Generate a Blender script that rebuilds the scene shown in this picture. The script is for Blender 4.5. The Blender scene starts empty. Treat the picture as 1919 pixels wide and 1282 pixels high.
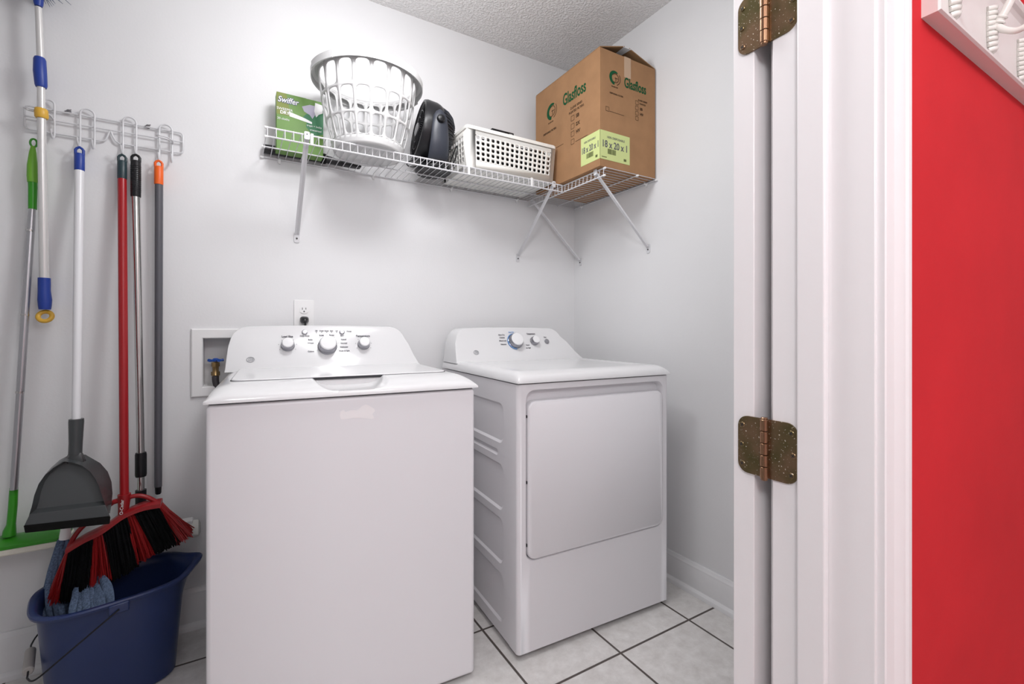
import bpy, bmesh, math, random
from mathutils import Vector, Matrix
random.seed(7)
R = math.radians
scene = bpy.context.scene
col = scene.collection

# ------------------------------------------------------------------ camera, world, lights, exposure
F, CX, CY, EYE = 865.0, 959.5, 616.0, 1.05          # focal length in pixels, principal column, horizon row, eye height
YAW = math.atan2(CX - 444.0, F); SN, CS = math.sin(YAW), math.cos(YAW)
cam = bpy.data.cameras.new('camera'); camo = bpy.data.objects.new('camera', cam); col.objects.link(camo)
camo.location = (0, 0, EYE); camo.rotation_euler = (R(90), 0, -YAW)
cam.sensor_width = 36.0; cam.lens = F / 1919.0 * 36.0; cam.shift_y = -(641.0 - CY) / 1919.0
cam.clip_start = 0.02; cam.clip_end = 60
scene.camera = camo

world = bpy.data.worlds.new('world'); scene.world = world; world.use_nodes = True
bg = world.node_tree.nodes['Background']; bg.inputs[0].default_value = (0.93, 0.96, 1.0, 1); bg.inputs[1].default_value = 0.15

def lamp(name, kind, loc, power, color=(1, 1, 1), size=0.1, rot=(0, 0, 0), size_y=None):
    l = bpy.data.lights.new(name, kind); l.energy = power; l.color = color
    if kind == 'AREA':
        l.size = size
        if size_y: l.shape = 'RECTANGLE'; l.size_y = size_y
    else: l.shadow_soft_size = size
    o = bpy.data.objects.new(name, l); o.location = loc; o.rotation_euler = rot; col.objects.link(o); return o
lamp('laundry_ceiling_lamp', 'POINT', (0.36, 1.20, 2.12), 15, (0.99, 0.99, 1.0), 0.11)
lamp('laundry_floor_fill', 'AREA', (0.55, 0.95, 2.34), 4.5, (0.99, 0.99, 1.0), 0.28)  # added downward fill to lift the floor, not a part of the fixture
lamp('hall_ceiling_lamp', 'POINT', (-0.27, -0.42, 1.90), 35, (0.97, 0.985, 1.0), 0.17)
lamp('hall_fill_light', 'POINT', (0.66, -0.85, 2.2), 14, (0.97, 0.985, 1.0), 0.15)  # added fill without a known fixture, brightens floor and low right wall

scene.view_settings.view_transform = 'Standard'; scene.view_settings.look = 'None'
scene.view_settings.gamma = 1.0; scene.view_settings.use_curve_mapping = False
scene.view_settings.exposure = 0.0

# ------------------------------------------------------------------ measuring: pixel -> point on a real plane
BACK, RIGHT, CEIL = 1.975, 1.57, 2.43
def ray(px, py):
    l = (px - CX) / F
    return Vector((l * CS + SN, -l * SN + CS, (CY - py) / F))
def onY(px, py, Y): r = ray(px, py); return r * (Y / r.y) + Vector((0, 0, EYE))
def onX(px, py, X): r = ray(px, py); return r * (X / r.x) + Vector((0, 0, EYE))
def onZ(px, py, Z): r = ray(px, py); return r * ((Z - EYE) / r.z) + Vector((0, 0, EYE))
def pix(px, Y, w): return w * (Y / ray(px, 0).y) / F * 1.1 / math.sqrt(1 + ((px - CX) / F) ** 2)           # w pixels at that place, in metres

# ------------------------------------------------------------------ materials
MATS = {}
def mat(name, rgb, rough=0.5, metal=0.0, noise=0.0, nscale=30, bump=0.0, bscale=200, spec=0.5, trans=0.0, coat=0.0, alpha=1.0, sss=0.0):
    if name in MATS: return MATS[name]
    m = bpy.data.materials.new(name); m.use_nodes = True; nt = m.node_tree
    b = nt.nodes['Principled BSDF']
    b.inputs['Base Color'].default_value = (*rgb, 1); b.inputs['Roughness'].default_value = rough
    b.inputs['Metallic'].default_value = metal; b.inputs['Specular IOR Level'].default_value = spec
    b.inputs['Transmission Weight'].default_value = trans; b.inputs['Coat Weight'].default_value = coat
    b.inputs['Alpha'].default_value = alpha
    tc = nt.nodes.new('ShaderNodeTexCoord')
    if noise > 0:
        n = nt.nodes.new('ShaderNodeTexNoise'); n.inputs['Scale'].default_value = nscale; n.inputs['Detail'].default_value = 5
        nt.links.new(tc.outputs['Object'], n.inputs['Vector'])
        r = nt.nodes.new('ShaderNodeValToRGB')
        r.color_ramp.elements[0].position = 0.3; r.color_ramp.elements[1].position = 0.7
        r.color_ramp.elements[0].color = (*[c * (1 - noise) for c in rgb], 1)
        r.color_ramp.elements[1].color = (*[min(1, c * (1 + noise * 0.5)) for c in rgb], 1)
        nt.links.new(n.outputs['Fac'], r.inputs[0]); nt.links.new(r.outputs[0], b.inputs['Base Color'])
    if bump > 0:
        n2 = nt.nodes.new('ShaderNodeTexNoise'); n2.inputs['Scale'].default_value = bscale; n2.inputs['Detail'].default_value = 3
        nt.links.new(tc.outputs['Object'], n2.inputs['Vector'])
        bp = nt.nodes.new('ShaderNodeBump'); bp.inputs['Strength'].default_value = bump; bp.inputs['Distance'].default_value = 0.002
        nt.links.new(n2.outputs['Fac'], bp.inputs['Height']); nt.links.new(bp.outputs[0], b.inputs['Normal'])
    MATS[name] = m; return m

wall_white = mat('wall_white_paint', (0.80, 0.80, 0.81), 0.62, noise=0.02, nscale=3, bump=0.12, bscale=120, spec=0.3)
trim_white = mat('trim_white_gloss_paint', (0.865, 0.84, 0.847), 0.32, bump=0.05, bscale=60)
base_white = mat('baseboard_white_paint', (0.82, 0.82, 0.83), 0.35, noise=0.03, nscale=12)
red_paint = mat('red_wall_paint', (0.64, 0.026, 0.034), 0.7, noise=0.08, nscale=5, bump=0.08, bscale=150, spec=0.10)
enamel = mat('white_enamel', (0.84, 0.84, 0.855), 0.24, spec=0.45)
enamel_body = mat('white_enamel_cabinet', (0.80, 0.785, 0.81), 0.36, spec=0.4, bump=0.03, bscale=500)
enamel_top = mat('white_enamel_top', (0.77, 0.77, 0.78), 0.14, spec=0.5)
dark_gap = mat('dark_gap', (0.03, 0.03, 0.035), 0.7)
chrome = mat('chrome', (0.34, 0.34, 0.37), 0.18, 1.0)
knob_white = mat('knob_white', (0.86, 0.86, 0.87), 0.2)
print_gray = mat('printed_gray', (0.10, 0.10, 0.12), 0.6)
print_pale = mat('printed_pale_gray', (0.42, 0.43, 0.45), 0.4)
blue_ring_m = mat('blue_knob_ring', (0.10, 0.28, 0.62), 0.3)
wire_white = mat('white_vinyl_wire', (0.68, 0.68, 0.70), 0.35)
plastic_white = mat('white_plastic', (0.86, 0.86, 0.86), 0.35)
basket_plastic = mat('laundry_basket_plastic', (0.66, 0.66, 0.66), 0.4)
plastic_cream = mat('cream_white_plastic', (0.84, 0.83, 0.79), 0.38)
black_plastic = mat('black_plastic', (0.010, 0.010, 0.012), 0.32, spec=0.35)
black_matte = mat('black_matte', (0.008, 0.008, 0.009), 0.7)
slate_plastic = mat('slate_gray_plastic', (0.035, 0.04, 0.055), 0.38)
cardboard = mat('brown_cardboard', (0.37, 0.205, 0.105), 0.85, noise=0.10, nscale=14, bump=0.1, bscale=60, spec=0.15)
cardboard_in = mat('cardboard_inside', (0.28, 0.16, 0.08), 0.9, spec=0.1)
ink_green = mat('green_ink', (0.012, 0.085, 0.035), 0.8, spec=0.1)
ink_dark = mat('dark_ink', (0.045, 0.028, 0.018), 0.8, spec=0.1)
label_lime = mat('pale_lime_label', (0.60, 0.68, 0.28), 0.6)
tape_m = mat('clear_packing_tape', (0.50, 0.34, 0.22), 0.2, spec=0.6)
green_plastic = mat('bright_green_plastic', (0.035, 0.30, 0.012), 0.32)
lime_plastic = mat('lime_green_grip', (0.16, 0.42, 0.03), 0.45)
alu = mat('brushed_aluminium', (0.46, 0.46, 0.48), 0.3, 0.9)
steel = mat('polished_steel_pole', (0.56, 0.55, 0.54), 0.18, 1.0)
clear_pole = mat('silver_white_pole', (0.74, 0.73, 0.72), 0.22, 0.35)
blue_plastic = mat('royal_blue_plastic', (0.012, 0.045, 0.30), 0.4)
yellow_plastic = mat('amber_yellow_plastic', (0.72, 0.42, 0.05), 0.4)
white_pole = mat('white_coated_pole', (0.80, 0.80, 0.82), 0.3)
gray_plastic = mat('charcoal_gray_plastic', (0.058, 0.063, 0.066), 0.25)
rubber_black = mat('black_rubber', (0.005, 0.005, 0.005), 0.7, spec=0.15)
red_pole = mat('red_coated_pole', (0.36, 0.008, 0.012), 0.28)
red_plastic = mat('red_plastic', (0.32, 0.008, 0.012), 0.35)
red_bristle = mat('red_bristle', (0.29, 0.007, 0.009), 0.5)
black_bristle = mat('black_bristle', (0.004, 0.004, 0.005), 0.7, spec=0.15)
teal_cap = mat('dark_teal_plastic', (0.018, 0.04, 0.048), 0.4)
orange_plastic = mat('orange_plastic', (0.85, 0.13, 0.01), 0.4)
graypole_m = mat('dark_gray_pole', (0.10, 0.10, 0.115), 0.35)
sponge_m = mat('white_sponge', (0.78, 0.78, 0.74), 0.9, bump=0.6, bscale=180)
pad_m = mat('cream_mop_pad', (0.82, 0.80, 0.70), 0.9, bump=0.4, bscale=300)
denim = mat('denim_blue_cloth', (0.13, 0.18, 0.28), 0.95, noise=0.45, nscale=220, bump=0.8, bscale=400, spec=0.05)
navy = mat('navy_blue_plastic', (0.020, 0.038, 0.13), 0.33, noise=0.06, nscale=9)
grip_gray = mat('gray_plastic_grip', (0.42, 0.40, 0.38), 0.5)
bristle_blue = mat('gray_blue_bristle', (0.16, 0.19, 0.27), 0.7)
brass = mat('valve_brass', (0.45, 0.30, 0.14), 0.35, 0.9)
valve_blue = mat('blue_valve_handle', (0.02, 0.09, 0.42), 0.35)
rack_paint = mat('white_rack_paint', (0.78, 0.74, 0.72), 0.38, bump=0.05, bscale=40)
hook_enamel = mat('hook_white_enamel', (0.80, 0.78, 0.74), 0.22)
box_green = mat('green_carton_print', (0.115, 0.25, 0.035), 0.5, noise=0.12, nscale=18)
box_green_dark = mat('dark_green_carton_print', (0.008, 0.15, 0.05), 0.5)
box_olive = mat('olive_carton_print', (0.16, 0.20, 0.012), 0.5)
ink_navy = mat('navy_ink', (0.01, 0.02, 0.12), 0.5)
ink_white = mat('white_ink', (0.85, 0.85, 0.85), 0.5)
print_lilac = mat('lilac_print', (0.42, 0.40, 0.50), 0.5)
red_item = mat('red_wrapper', (0.45, 0.02, 0.03), 0.4)

def hinge_mat():
    m = mat('tarnished_brass_hinge', (0.20, 0.15, 0.07), 0.28, 0.9)
    nt = m.node_tree; b = nt.nodes['Principled BSDF']; tc = nt.nodes.new('ShaderNodeTexCoord')
    n = nt.nodes.new('ShaderNodeTexNoise'); n.inputs['Scale'].default_value = 330; n.inputs['Detail'].default_value = 2
    n3 = nt.nodes.new('ShaderNodeTexNoise'); n3.inputs['Scale'].default_value = 25
    r = nt.nodes.new('ShaderNodeValToRGB'); r.color_ramp.elements[0].position = 0.66; r.color_ramp.elements[1].position = 0.70
    r3 = nt.nodes.new('ShaderNodeValToRGB')
    r3.color_ramp.elements[0].position = 0.35; r3.color_ramp.elements[1].position = 0.65
    r3.color_ramp.elements[0].color = (0.15, 0.125, 0.055, 1); r3.color_ramp.elements[1].color = (0.27, 0.17, 0.10, 1)
    mx = nt.nodes.new('ShaderNodeMix'); mx.data_type = 'RGBA'
    nt.links.new(tc.outputs['Object'], n.inputs['Vector']); nt.links.new(tc.outputs['Object'], n3.inputs['Vector'])
    nt.links.new(n.outputs['Fac'], r.inputs[0]); nt.links.new(n3.outputs['Fac'], r3.inputs[0])
    nt.links.new(r.outputs[0], mx.inputs[0]); nt.links.new(r3.outputs[0], mx.inputs[6]); mx.inputs[7].default_value = (0.75, 0.68, 0.55, 1)
    nt.links.new(mx.outputs[2], b.inputs['Base Color'])
    iv = nt.nodes.new('ShaderNodeMath'); iv.operation = 'SUBTRACT'; iv.inputs[0].default_value = 0.9
    nt.links.new(r.outputs[0], iv.inputs[1]); nt.links.new(iv.outputs[0], b.inputs['Metallic'])
    return m
hinge_metal = hinge_mat()
hinge_pin = mat('copper_brown_knuckle', (0.30, 0.17, 0.10), 0.25, 0.9)

def tile_mat():
    m = mat('floor_tile', (0.6, 0.6, 0.6), 0.38); nt = m.node_tree; b = nt.nodes['Principled BSDF']
    tc = nt.nodes.new('ShaderNodeTexCoord'); sp = nt.nodes.new('ShaderNodeSeparateXYZ'); nt.links.new(tc.outputs['Object'], sp.inputs[0])
    def M(op, a, bv=None):
        n = nt.nodes.new('ShaderNodeMath'); n.operation = op
        for i, x in enumerate((a, bv)):
            if x is None: continue
            if isinstance(x, (int, float)): n.inputs[i].default_value = x
            else: nt.links.new(x, n.inputs[i])
        return n.outputs[0]
    P = 0.332
    def edge(o, off): # distance to nearest joint in metres
        t = M('FRACT', M('DIVIDE', M('SUBTRACT', o, off), P)); return M('MULTIPLY', M('MINIMUM', t, M('SUBTRACT', 1.0, t)), P)
    d = M('MINIMUM', edge(sp.outputs['X'], 0.735 - 10 * P), edge(sp.outputs['Y'], 1.103 - 10 * P))
    g = nt.nodes.new('ShaderNodeMapRange'); g.inputs[1].default_value = 0.0032; g.inputs[2].default_value = 0.0046; nt.links.new(d, g.inputs[0])
    n = nt.nodes.new('ShaderNodeTexNoise'); n.inputs['Scale'].default_value = 22; n.inputs['Detail'].default_value = 8; n.inputs['Roughness'].default_value = 0.68
    nt.links.new(tc.outputs['Object'], n.inputs['Vector'])
    r = nt.nodes.new('ShaderNodeValToRGB'); r.color_ramp.elements[0].position = 0.28; r.color_ramp.elements[1].position = 0.68
    r.color_ramp.elements[0].color = (0.60, 0.575, 0.555, 1); r.color_ramp.elements[1].color = (0.80, 0.785, 0.77, 1)
    nt.links.new(n.outputs['Fac'], r.inputs[0])
    mx = nt.nodes.new('ShaderNodeMix'); mx.data_type = 'RGBA'; mx.inputs[6].default_value = (0.085, 0.07, 0.062, 1)
    nt.links.new(g.outputs[0], mx.inputs[0]); nt.links.new(r.outputs[0], mx.inputs[7]); nt.links.new(mx.outputs[2], b.inputs['Base Color'])
    bp = nt.nodes.new('ShaderNodeBump'); bp.inputs['Strength'].default_value = 0.5; bp.inputs['Distance'].default_value = 0.003
    nt.links.new(g.outputs[0], bp.inputs['Height']); nt.links.new(bp.outputs[0], b.inputs['Normal'])
    return m
tile = tile_mat()
def ceil_mat():
    m = mat('popcorn_ceiling', (0.86, 0.845, 0.845), 0.9, spec=0.1); nt = m.node_tree; b = nt.nodes['Principled BSDF']
    tc = nt.nodes.new('ShaderNodeTexCoord'); n = nt.nodes.new('ShaderNodeTexNoise'); n.inputs['Scale'].default_value = 95; n.inputs['Detail'].default_value = 3
    nt.links.new(tc.outputs['Object'], n.inputs['Vector'])
    r = nt.nodes.new('ShaderNodeValToRGB'); r.color_ramp.elements[0].position = 0.42; r.color_ramp.elements[1].position = 0.62; nt.links.new(n.outputs['Fac'], r.inputs[0])
    bp = nt.nodes.new('ShaderNodeBump'); bp.inputs['Strength'].default_value = 0.65; bp.inputs['Distance'].default_value = 0.006
    nt.links.new(r.outputs[0], bp.inputs['Height']); nt.links.new(bp.outputs[0], b.inputs['Normal']); return m
ceil_m = ceil_mat()

# ------------------------------------------------------------------ mesh building
class MB:
    def __init__(s): s.v = []; s.f = []
    def add(s, vs, fs):
        k = len(s.v); s.v += [tuple(p) for p in vs]; s.f += [tuple(i + k for i in f) for f in fs]; return s
    def box(s, x0, x1, y0, y1, z0, z1):
        return s.add([(x0,y0,z0),(x1,y0,z0),(x1,y1,z0),(x0,y1,z0),(x0,y0,z1),(x1,y0,z1),(x1,y1,z1),(x0,y1,z1)],
                     [(0,3,2,1),(4,5,6,7),(0,1,5,4),(1,2,6,5),(2,3,7,6),(3,0,4,7)])
    def loft(s, rings, cap0=True, cap1=True, closed=True):
        n = len(rings[0]); vs = [p for r in rings for p in r]; fs = []
        for i in range(len(rings) - 1):
            for j in range(n if closed else n - 1):
                a = i * n + j; b = i * n + (j + 1) % n; fs.append((a, b, b + n, a + n))
        if cap0: fs.append(tuple(range(n))[::-1])
        if cap1: fs.append(tuple(range((len(rings) - 1) * n, len(rings) * n)))
        return s.add(vs, fs)
    def prism(s, poly, fn, d0, d1): # poly of (p,q); fn(p,q,d)->xyz
        return s.loft([[fn(p, q, d0) for p, q in poly], [fn(p, q, d1) for p, q in poly]])
    def tube(s, pts, r, n=8, closed=False, flat=None):
        pts = [Vector(p) for p in pts]; m = len(pts)
        rs = r if isinstance(r, (list, tuple)) else [r] * m
        rings = []; prev = None
        for i in range(m):
            if closed: t = pts[(i + 1) % m] - pts[i - 1]
            else: t = pts[min(i + 1, m - 1)] - pts[max(i - 1, 0)]
            t.normalize()
            if prev is None:
                a = Vector((0, 0, 1)) if abs(t.z) < 0.9 else Vector((1, 0, 0)); u = t.cross(a).normalized()
            else: u = (prev - t * prev.dot(t)).normalized()
            prev = u; w = t.cross(u); k = flat or 1.0
            rings.append([pts[i] + (u * math.cos(2*math.pi*j/n) + w * math.sin(2*math.pi*j/n) * k) * rs[i] for j in range(n)])
        if closed: rings.append(rings[0]); return s.loft(rings, False, False)
        return s.loft(rings)
    def lathe(s, prof, o=(0,0,0), axis=(0,0,1), n=32, cap=True):
        o = Vector(o); t = Vector(axis).normalized(); a = Vector((0,0,1)) if abs(t.z) < 0.9 else Vector((1,0,0))
        u = t.cross(a).normalized(); w = t.cross(u)
        return s.loft([[o + t*h + (u*math.cos(2*math.pi*j/n) + w*math.sin(2*math.pi*j/n)) * max(r, 1e-4) for j in range(n)] for r, h in prof], cap, cap)
    def perf(s, fm, u0, u1, v0, v1, nu, nv, hu, hv, p=4.0, n=16, depth=None):
        du, dv = (u1-u0)/nu, (v1-v0)/nv
        for i in range(nu):
            for k in range(nv):
                cu, cv = u0+(i+.5)*du, v0+(k+.5)*dv; O = []; I = []
                for j in range(n):
                    th = 2*math.pi*j/n; c, q = math.cos(th), math.sin(th); m = max(abs(c), abs(q))
                    O.append(fm(cu + c/m*du/2, cv + q/m*dv/2))
                    e = (abs(c)**p + abs(q)**p) ** (-1/p); I.append(fm(cu + c*e*hu/2, cv + q*e*hv/2))
                s.add(O + I, [(j, (j+1)%n, n+(j+1)%n, n+j) for j in range(n)])
        return s
    def height(s, u0, u1, v0, v1, nu, nv, zf, zb):
        g = [[(u0+(u1-u0)*i/nu, v0+(v1-v0)*j/nv) for j in range(nv+1)] for i in range(nu+1)]
        vs = [(u, v, zf(u, v)) for r in g for u, v in r]; w = nv+1
        fs = [(i*w+j, (i+1)*w+j, (i+1)*w+j+1, i*w+j+1) for i in range(nu) for j in range(nv)]
        per = [i*w for i in range(nu+1)] + [nu*w+j for j in range(1, nv+1)] + [i*w+nv for i in range(nu-1, -1, -1)] + [j for j in range(nv-1, 0, -1)]
        k = len(vs); vs += [(vs[i][0], vs[i][1], zb) for i in per]; m = len(per)
        fs += [(per[i], per[(i+1)%m], k+(i+1)%m, k+i) for i in range(m)] + [tuple(range(k, k+m))]
        return s.add(vs, fs)
    def build(s, name, m, parent=None, ang=38, bevel=0, seg=3, solid=0, sub=0, merge=True, off=0.0):
        me = bpy.data.meshes.new(name); me.from_pydata([tuple(p) for p in s.v], [], s.f)
        bm = bmesh.new(); bm.from_mesh(me)
        if merge: bmesh.ops.remove_doubles(bm, verts=bm.verts, dist=1e-6)
        bmesh.ops.recalc_face_normals(bm, faces=bm.faces); bm.to_mesh(me); bm.free()
        me.polygons.foreach_set('use_smooth', [True] * len(me.polygons)); me.set_sharp_from_angle(angle=R(ang))
        me.materials.append(m); o = bpy.data.objects.new(name, me); col.objects.link(o)
        if parent: o.parent = parent
        if solid:
            md = o.modifiers.new('thickness', 'SOLIDIFY'); md.thickness = solid; md.offset = off
        if sub:
            md = o.modifiers.new('subdivision', 'SUBSURF'); md.levels = sub; md.render_levels = sub
        if bevel:
            md = o.modifiers.new('bevel', 'BEVEL'); md.width = bevel; md.segments = seg; md.limit_method = 'ANGLE'; md.angle_limit = R(35); md.harden_normals = False
        return o

def rrect(w, h, r, n=6, cx=0, cy=0):
    r = min(r, w/2 - 1e-5, h/2 - 1e-5); out = []
    for sx, sy, a0 in ((1,1,0), (-1,1,90), (-1,-1,180), (1,-1,270)):
        for k in range(n+1):
            a = R(a0 + 90*k/n); out.append((cx + sx*(w/2-r) + r*math.cos(a), cy + sy*(h/2-r) + r*math.sin(a)))
    return out
def bez(p0, p1, p2, p3, n=10):
    p = [Vector(q) for q in (p0, p1, p2, p3)]
    return [p[0]*(1-t)**3 + p[1]*3*t*(1-t)**2 + p[2]*3*t*t*(1-t) + p[3]*t**3 for t in [i/n for i in range(n+1)]]
def spline(pts, n=8):
    P = [Vector(p) for p in pts]; out = []
    for i in range(len(P)-1):
        a, b, c, d = P[max(i-1,0)], P[i], P[i+1], P[min(i+2, len(P)-1)]
        for k in range(n):
            t = k/n; out.append(0.5*((2*b) + (c-a)*t + (2*a-5*b+4*c-d)*t*t + (3*b-a-3*c+d)*t**3))
    out.append(P[-1]); return out

def tag(o, label, cat, group=None):
    o['label'] = label; o['category'] = cat
    if group: o['group'] = group
    return o
def thing(name, label, cat, loc=(0,0,0), rz=0, group=None):
    o = bpy.data.objects.new(name, None); o.empty_display_size = 0.05; o.location = loc; o.rotation_euler = (0, 0, rz); col.objects.link(o)
    return tag(o, label, cat, group)
def struct(o, label=None):
    o['kind'] = 'structure'
    if label: o['label'] = label
    return o
def text(name, body, size, m, parent, mtx, bold=0.0, xs=1.0, ext=0.0003, align='CENTER', shear=0.0):
    c = bpy.data.curves.new(name, 'FONT'); c.body = body; c.size = size; c.align_x = align; c.align_y = 'CENTER'
    c.offset = bold * size; c.extrude = ext; c.shear = shear; c.resolution_u = 4
    t = bpy.data.objects.new(name, c); me = bpy.data.meshes.new_from_object(t)
    me.transform(mtx @ Matrix.Diagonal((xs, 1, 1, 1))); me.materials.clear(); me.materials.append(m)
    o = bpy.data.objects.new(name, me); col.objects.link(o); o.parent = parent
    bpy.data.objects.remove(t); bpy.data.curves.remove(c); return o
def frame(o, x, y): # 4x4 from origin and two axes
    x = Vector(x).normalized(); y = Vector(y).normalized(); z = x.cross(y)
    return Matrix(((x.x, y.x, z.x, o[0]), (x.y, y.y, z.y, o[1]), (x.z, y.z, z.z, o[2]), (0,0,0,1)))

# ------------------------------------------------------------------ the setting
XL, YF, HALL_Y = -1.55, 0.395, -1.25
struct(MB().box(XL-.2, 2.3, HALL_Y-.1, BACK+.25, -.1, 0).build('floor', tile), 'white square floor tiles with dark grout lines')
struct(MB().box(XL-.2, 2.3, HALL_Y-.1, BACK+.25, CEIL, CEIL+.1).build('ceiling', ceil_m), 'white textured popcorn ceiling')
hx0, hx1, hz0, hz1 = onY(380, 634, BACK).x, onY(432, 634, BACK).x, onY(382, 725, BACK).z, onY(382, 634, BACK).z
hx1 = hx0 + 0.19
w = MB().box(XL-.1, hx0, BACK, BACK+.15, 0, CEIL).box(hx1, RIGHT+.12, BACK, BACK+.15, 0, CEIL).box(hx0, hx1, BACK, BACK+.15, 0, hz0).box(hx0, hx1, BACK, BACK+.15, hz1, CEIL)
struct(w.build('wall_back', wall_white), 'white painted wall behind the appliances')
struct(MB().box(RIGHT, RIGHT+.12, YF, BACK, 0, CEIL).build('wall_right', wall_white), 'white painted wall right of the dryer')
struct(MB().box(XL-.1, XL, YF, BACK, 0, CEIL).build('wall_left', wall_white))
OX0, OX1, OH = -0.19, 0.71, 2.05
def doorwall(y0, y1): return MB().box(XL-.1, OX0, y0, y1, 0, CEIL).box(OX1, 2.3, y0, y1, 0, CEIL).box(OX0, OX1, y0, y1, OH, CEIL)
struct(doorwall(0.33, YF).build('wall_front', wall_white))
struct(doorwall(0.265, 0.33).build('wall_hall', red_paint), 'red painted hallway wall beside the door casing')
struct(MB().box(XL-.2, 2.3, HALL_Y-.1, HALL_Y, 0, CEIL).build('wall_hall_rear', wall_white))
struct(MB().box(2.2, 2.3, HALL_Y, .265, 0, CEIL).build('wall_hall_end', wall_white))

def baseboard(name, pts, nrm, h):
    # profile (out from wall, z)
    prof = [(0,0), (.030,0), (.030,.006), (.027,.014), (.020,.020), (.0155,.022), (.0155,h-.030), (.013,h-.022), (.0125,h-.014), (.008,h-.006), (.006,h), (0,h)]
    a, b = Vector(pts[0]), Vector(pts[1]); n = Vector(nrm)
    return MB().loft([[a + n*o + Vector((0,0,z)) for o, z in prof], [b + n*o + Vector((0,0,z)) for o, z in prof]]).build(name, base_white, ang=25)
struct(baseboard('baseboard_back', ((XL, BACK, 0), (RIGHT, BACK, 0)), (0,-1,0), .137), 'white baseboard along the back wall')
struct(baseboard('baseboard_right', ((RIGHT, YF+.08, 0), (RIGHT, BACK, 0)), (-1,0,0), .118), 'white baseboard along the right wall')

J = 0.69
jm = MB().box(J, J+.02, .265, .395, 0, OH-.02).box(OX0, OX0+.02, .265, .395, 0, OH-.02).box(OX0, OX1, .265, .395, OH-.02, OH)
struct(jm.build('trim_1', trim_white, bevel=.0012, seg=2), 'white door jamb')
st = MB().box(J-.011, J, .318, .3545, 0, OH-.02).box(OX0+.02, OX0+.031, .318, .3545, 0, OH-.02).box(OX0+.02, J, .318, .3545, OH-.031, OH-.02)
struct(st.build('trim_2', trim_white, bevel=.0025, seg=3), 'white door stop strip on the jamb')
# hall casing, colonial profile: (distance from inner edge, out from wall)
cp = [(0,0), (0,.008), (.002,.0095), (.012,.0105), (.018,.0115), (.0195,.0095), (.022,.0090), (.030,.0120), (.037,.0145), (.041,.0150), (.0425,.0125), (.045,.0125), (.048,.0165), (.055,.0170), (.057,.015), (.057,0)]
cm = MB().loft([[(J+.005+p, .265-q, z) for p, q in cp] for z in (0, OH+.04)]).loft([[(OX0+.015-p, .265-q, z) for p, q in cp] for z in (0, OH+.04)])
struct(cm.build('trim_3', trim_white, ang=24), 'white moulded door casing against the red wall')
cl = MB().loft([[(J+.012+p, YF+q, z) for p, q in cp] for z in (0, OH+.04)]).loft([[(OX0+.015-p, YF+q, z) for p, q in cp] for z in (0, OH+.04)])
struct(cl.build('trim_4', trim_white, ang=24))

# door swung fully open against the laundry side of the front wall
door = struct(MB().box(J+.001, J+.82, .424, .459, .012, 2.02).build('door_1', trim_white, bevel=.0015, seg=2), 'white door folded open, edge with two hinges')
def hinge(zc):
    h = MB().box(J-.003, J+.0005, .376, .437, 0, 0)  # placeholder volume replaced below
    root = None
    def leaf(y0, y1, side):
        r = .016; H2 = .0445; pts = []
        outer, inner = (y1, y0) if side > 0 else (y0, y1)
        s = 1 if side > 0 else -1
        pts = [(inner, -H2)]
        for k in range(7): a = R(-90 + 90*k/6); pts.append((outer - s*r + s*r*math.cos(a), -H2 + r + r*math.sin(a)))
        for k in range(7): a = R(90*k/6); pts.append((outer - s*r + s*r*math.cos(a), H2 - r + r*math.sin(a)))
        pts.append((inner, H2))
        return MB().prism(pts, lambda p, q, d: (J + d, p, zc + q), -.0022, .0012)
    far = leaf(.4075, .4485, 1).build('hinge', hinge_metal, door)
    near = leaf(.3575, .4005, -1).build('leaf', hinge_metal, far)
    k = MB(); segs = 5; hh = .089/segs
    for i in range(segs): k.lathe([(.0055,-hh/2+.0004), (.0062,-hh/2+.001), (.0062,hh/2-.001), (.0055,hh/2-.0004)], (J-.0055, .404, zc-.0445+hh*(i+.5)), n=20)
    k.lathe([(.004,-.0475), (.005,-.0465), (.005,-.044)], (J-.0055, .404, zc), n=16).lathe([(.005,.044), (.005,.0465), (.004,.0475)], (J-.0055, .404, zc), n=16)
    k.build('knuckle', hinge_pin, far)
    for y, z in ((.441,.030), (.4425,-.001), (.441,-.031), (.366,.030), (.3635,-.002), (.366,-.031)):
        s = MB().lathe([(.0042,-.0018), (.0042,.0004), (.0035,.001), (.0, .001)], (J-.0024, y, zc+z), (-1,0,0), n=18)
        sc = s.build('screw', hinge_metal, far)
        # cross slot
        for a in (30, 120):
            d = Vector((0, math.cos(R(a)), math.sin(R(a)))); e = Vector((0, -d.z, d.y)); c = Vector((J-.00352, y, zc+z))
            s2 = [c + d*.0026*i + e*.0005*j for i, j in ((-1,-1),(1,-1),(1,1),(-1,1))]
            q = MB().loft([s2, [p + Vector((-.0001,0,0)) for p in s2]])
            sl.append((q, far))
sl = []
hinge(0.8685); hinge(1.5265)
for far in {id(f): f for q, f in sl}.values():
    a = MB()
    for q, f in sl:
        if f is far: a.add(q.v, q.f)
    a.build('screw_slots', dark_gap, far, merge=False)

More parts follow.
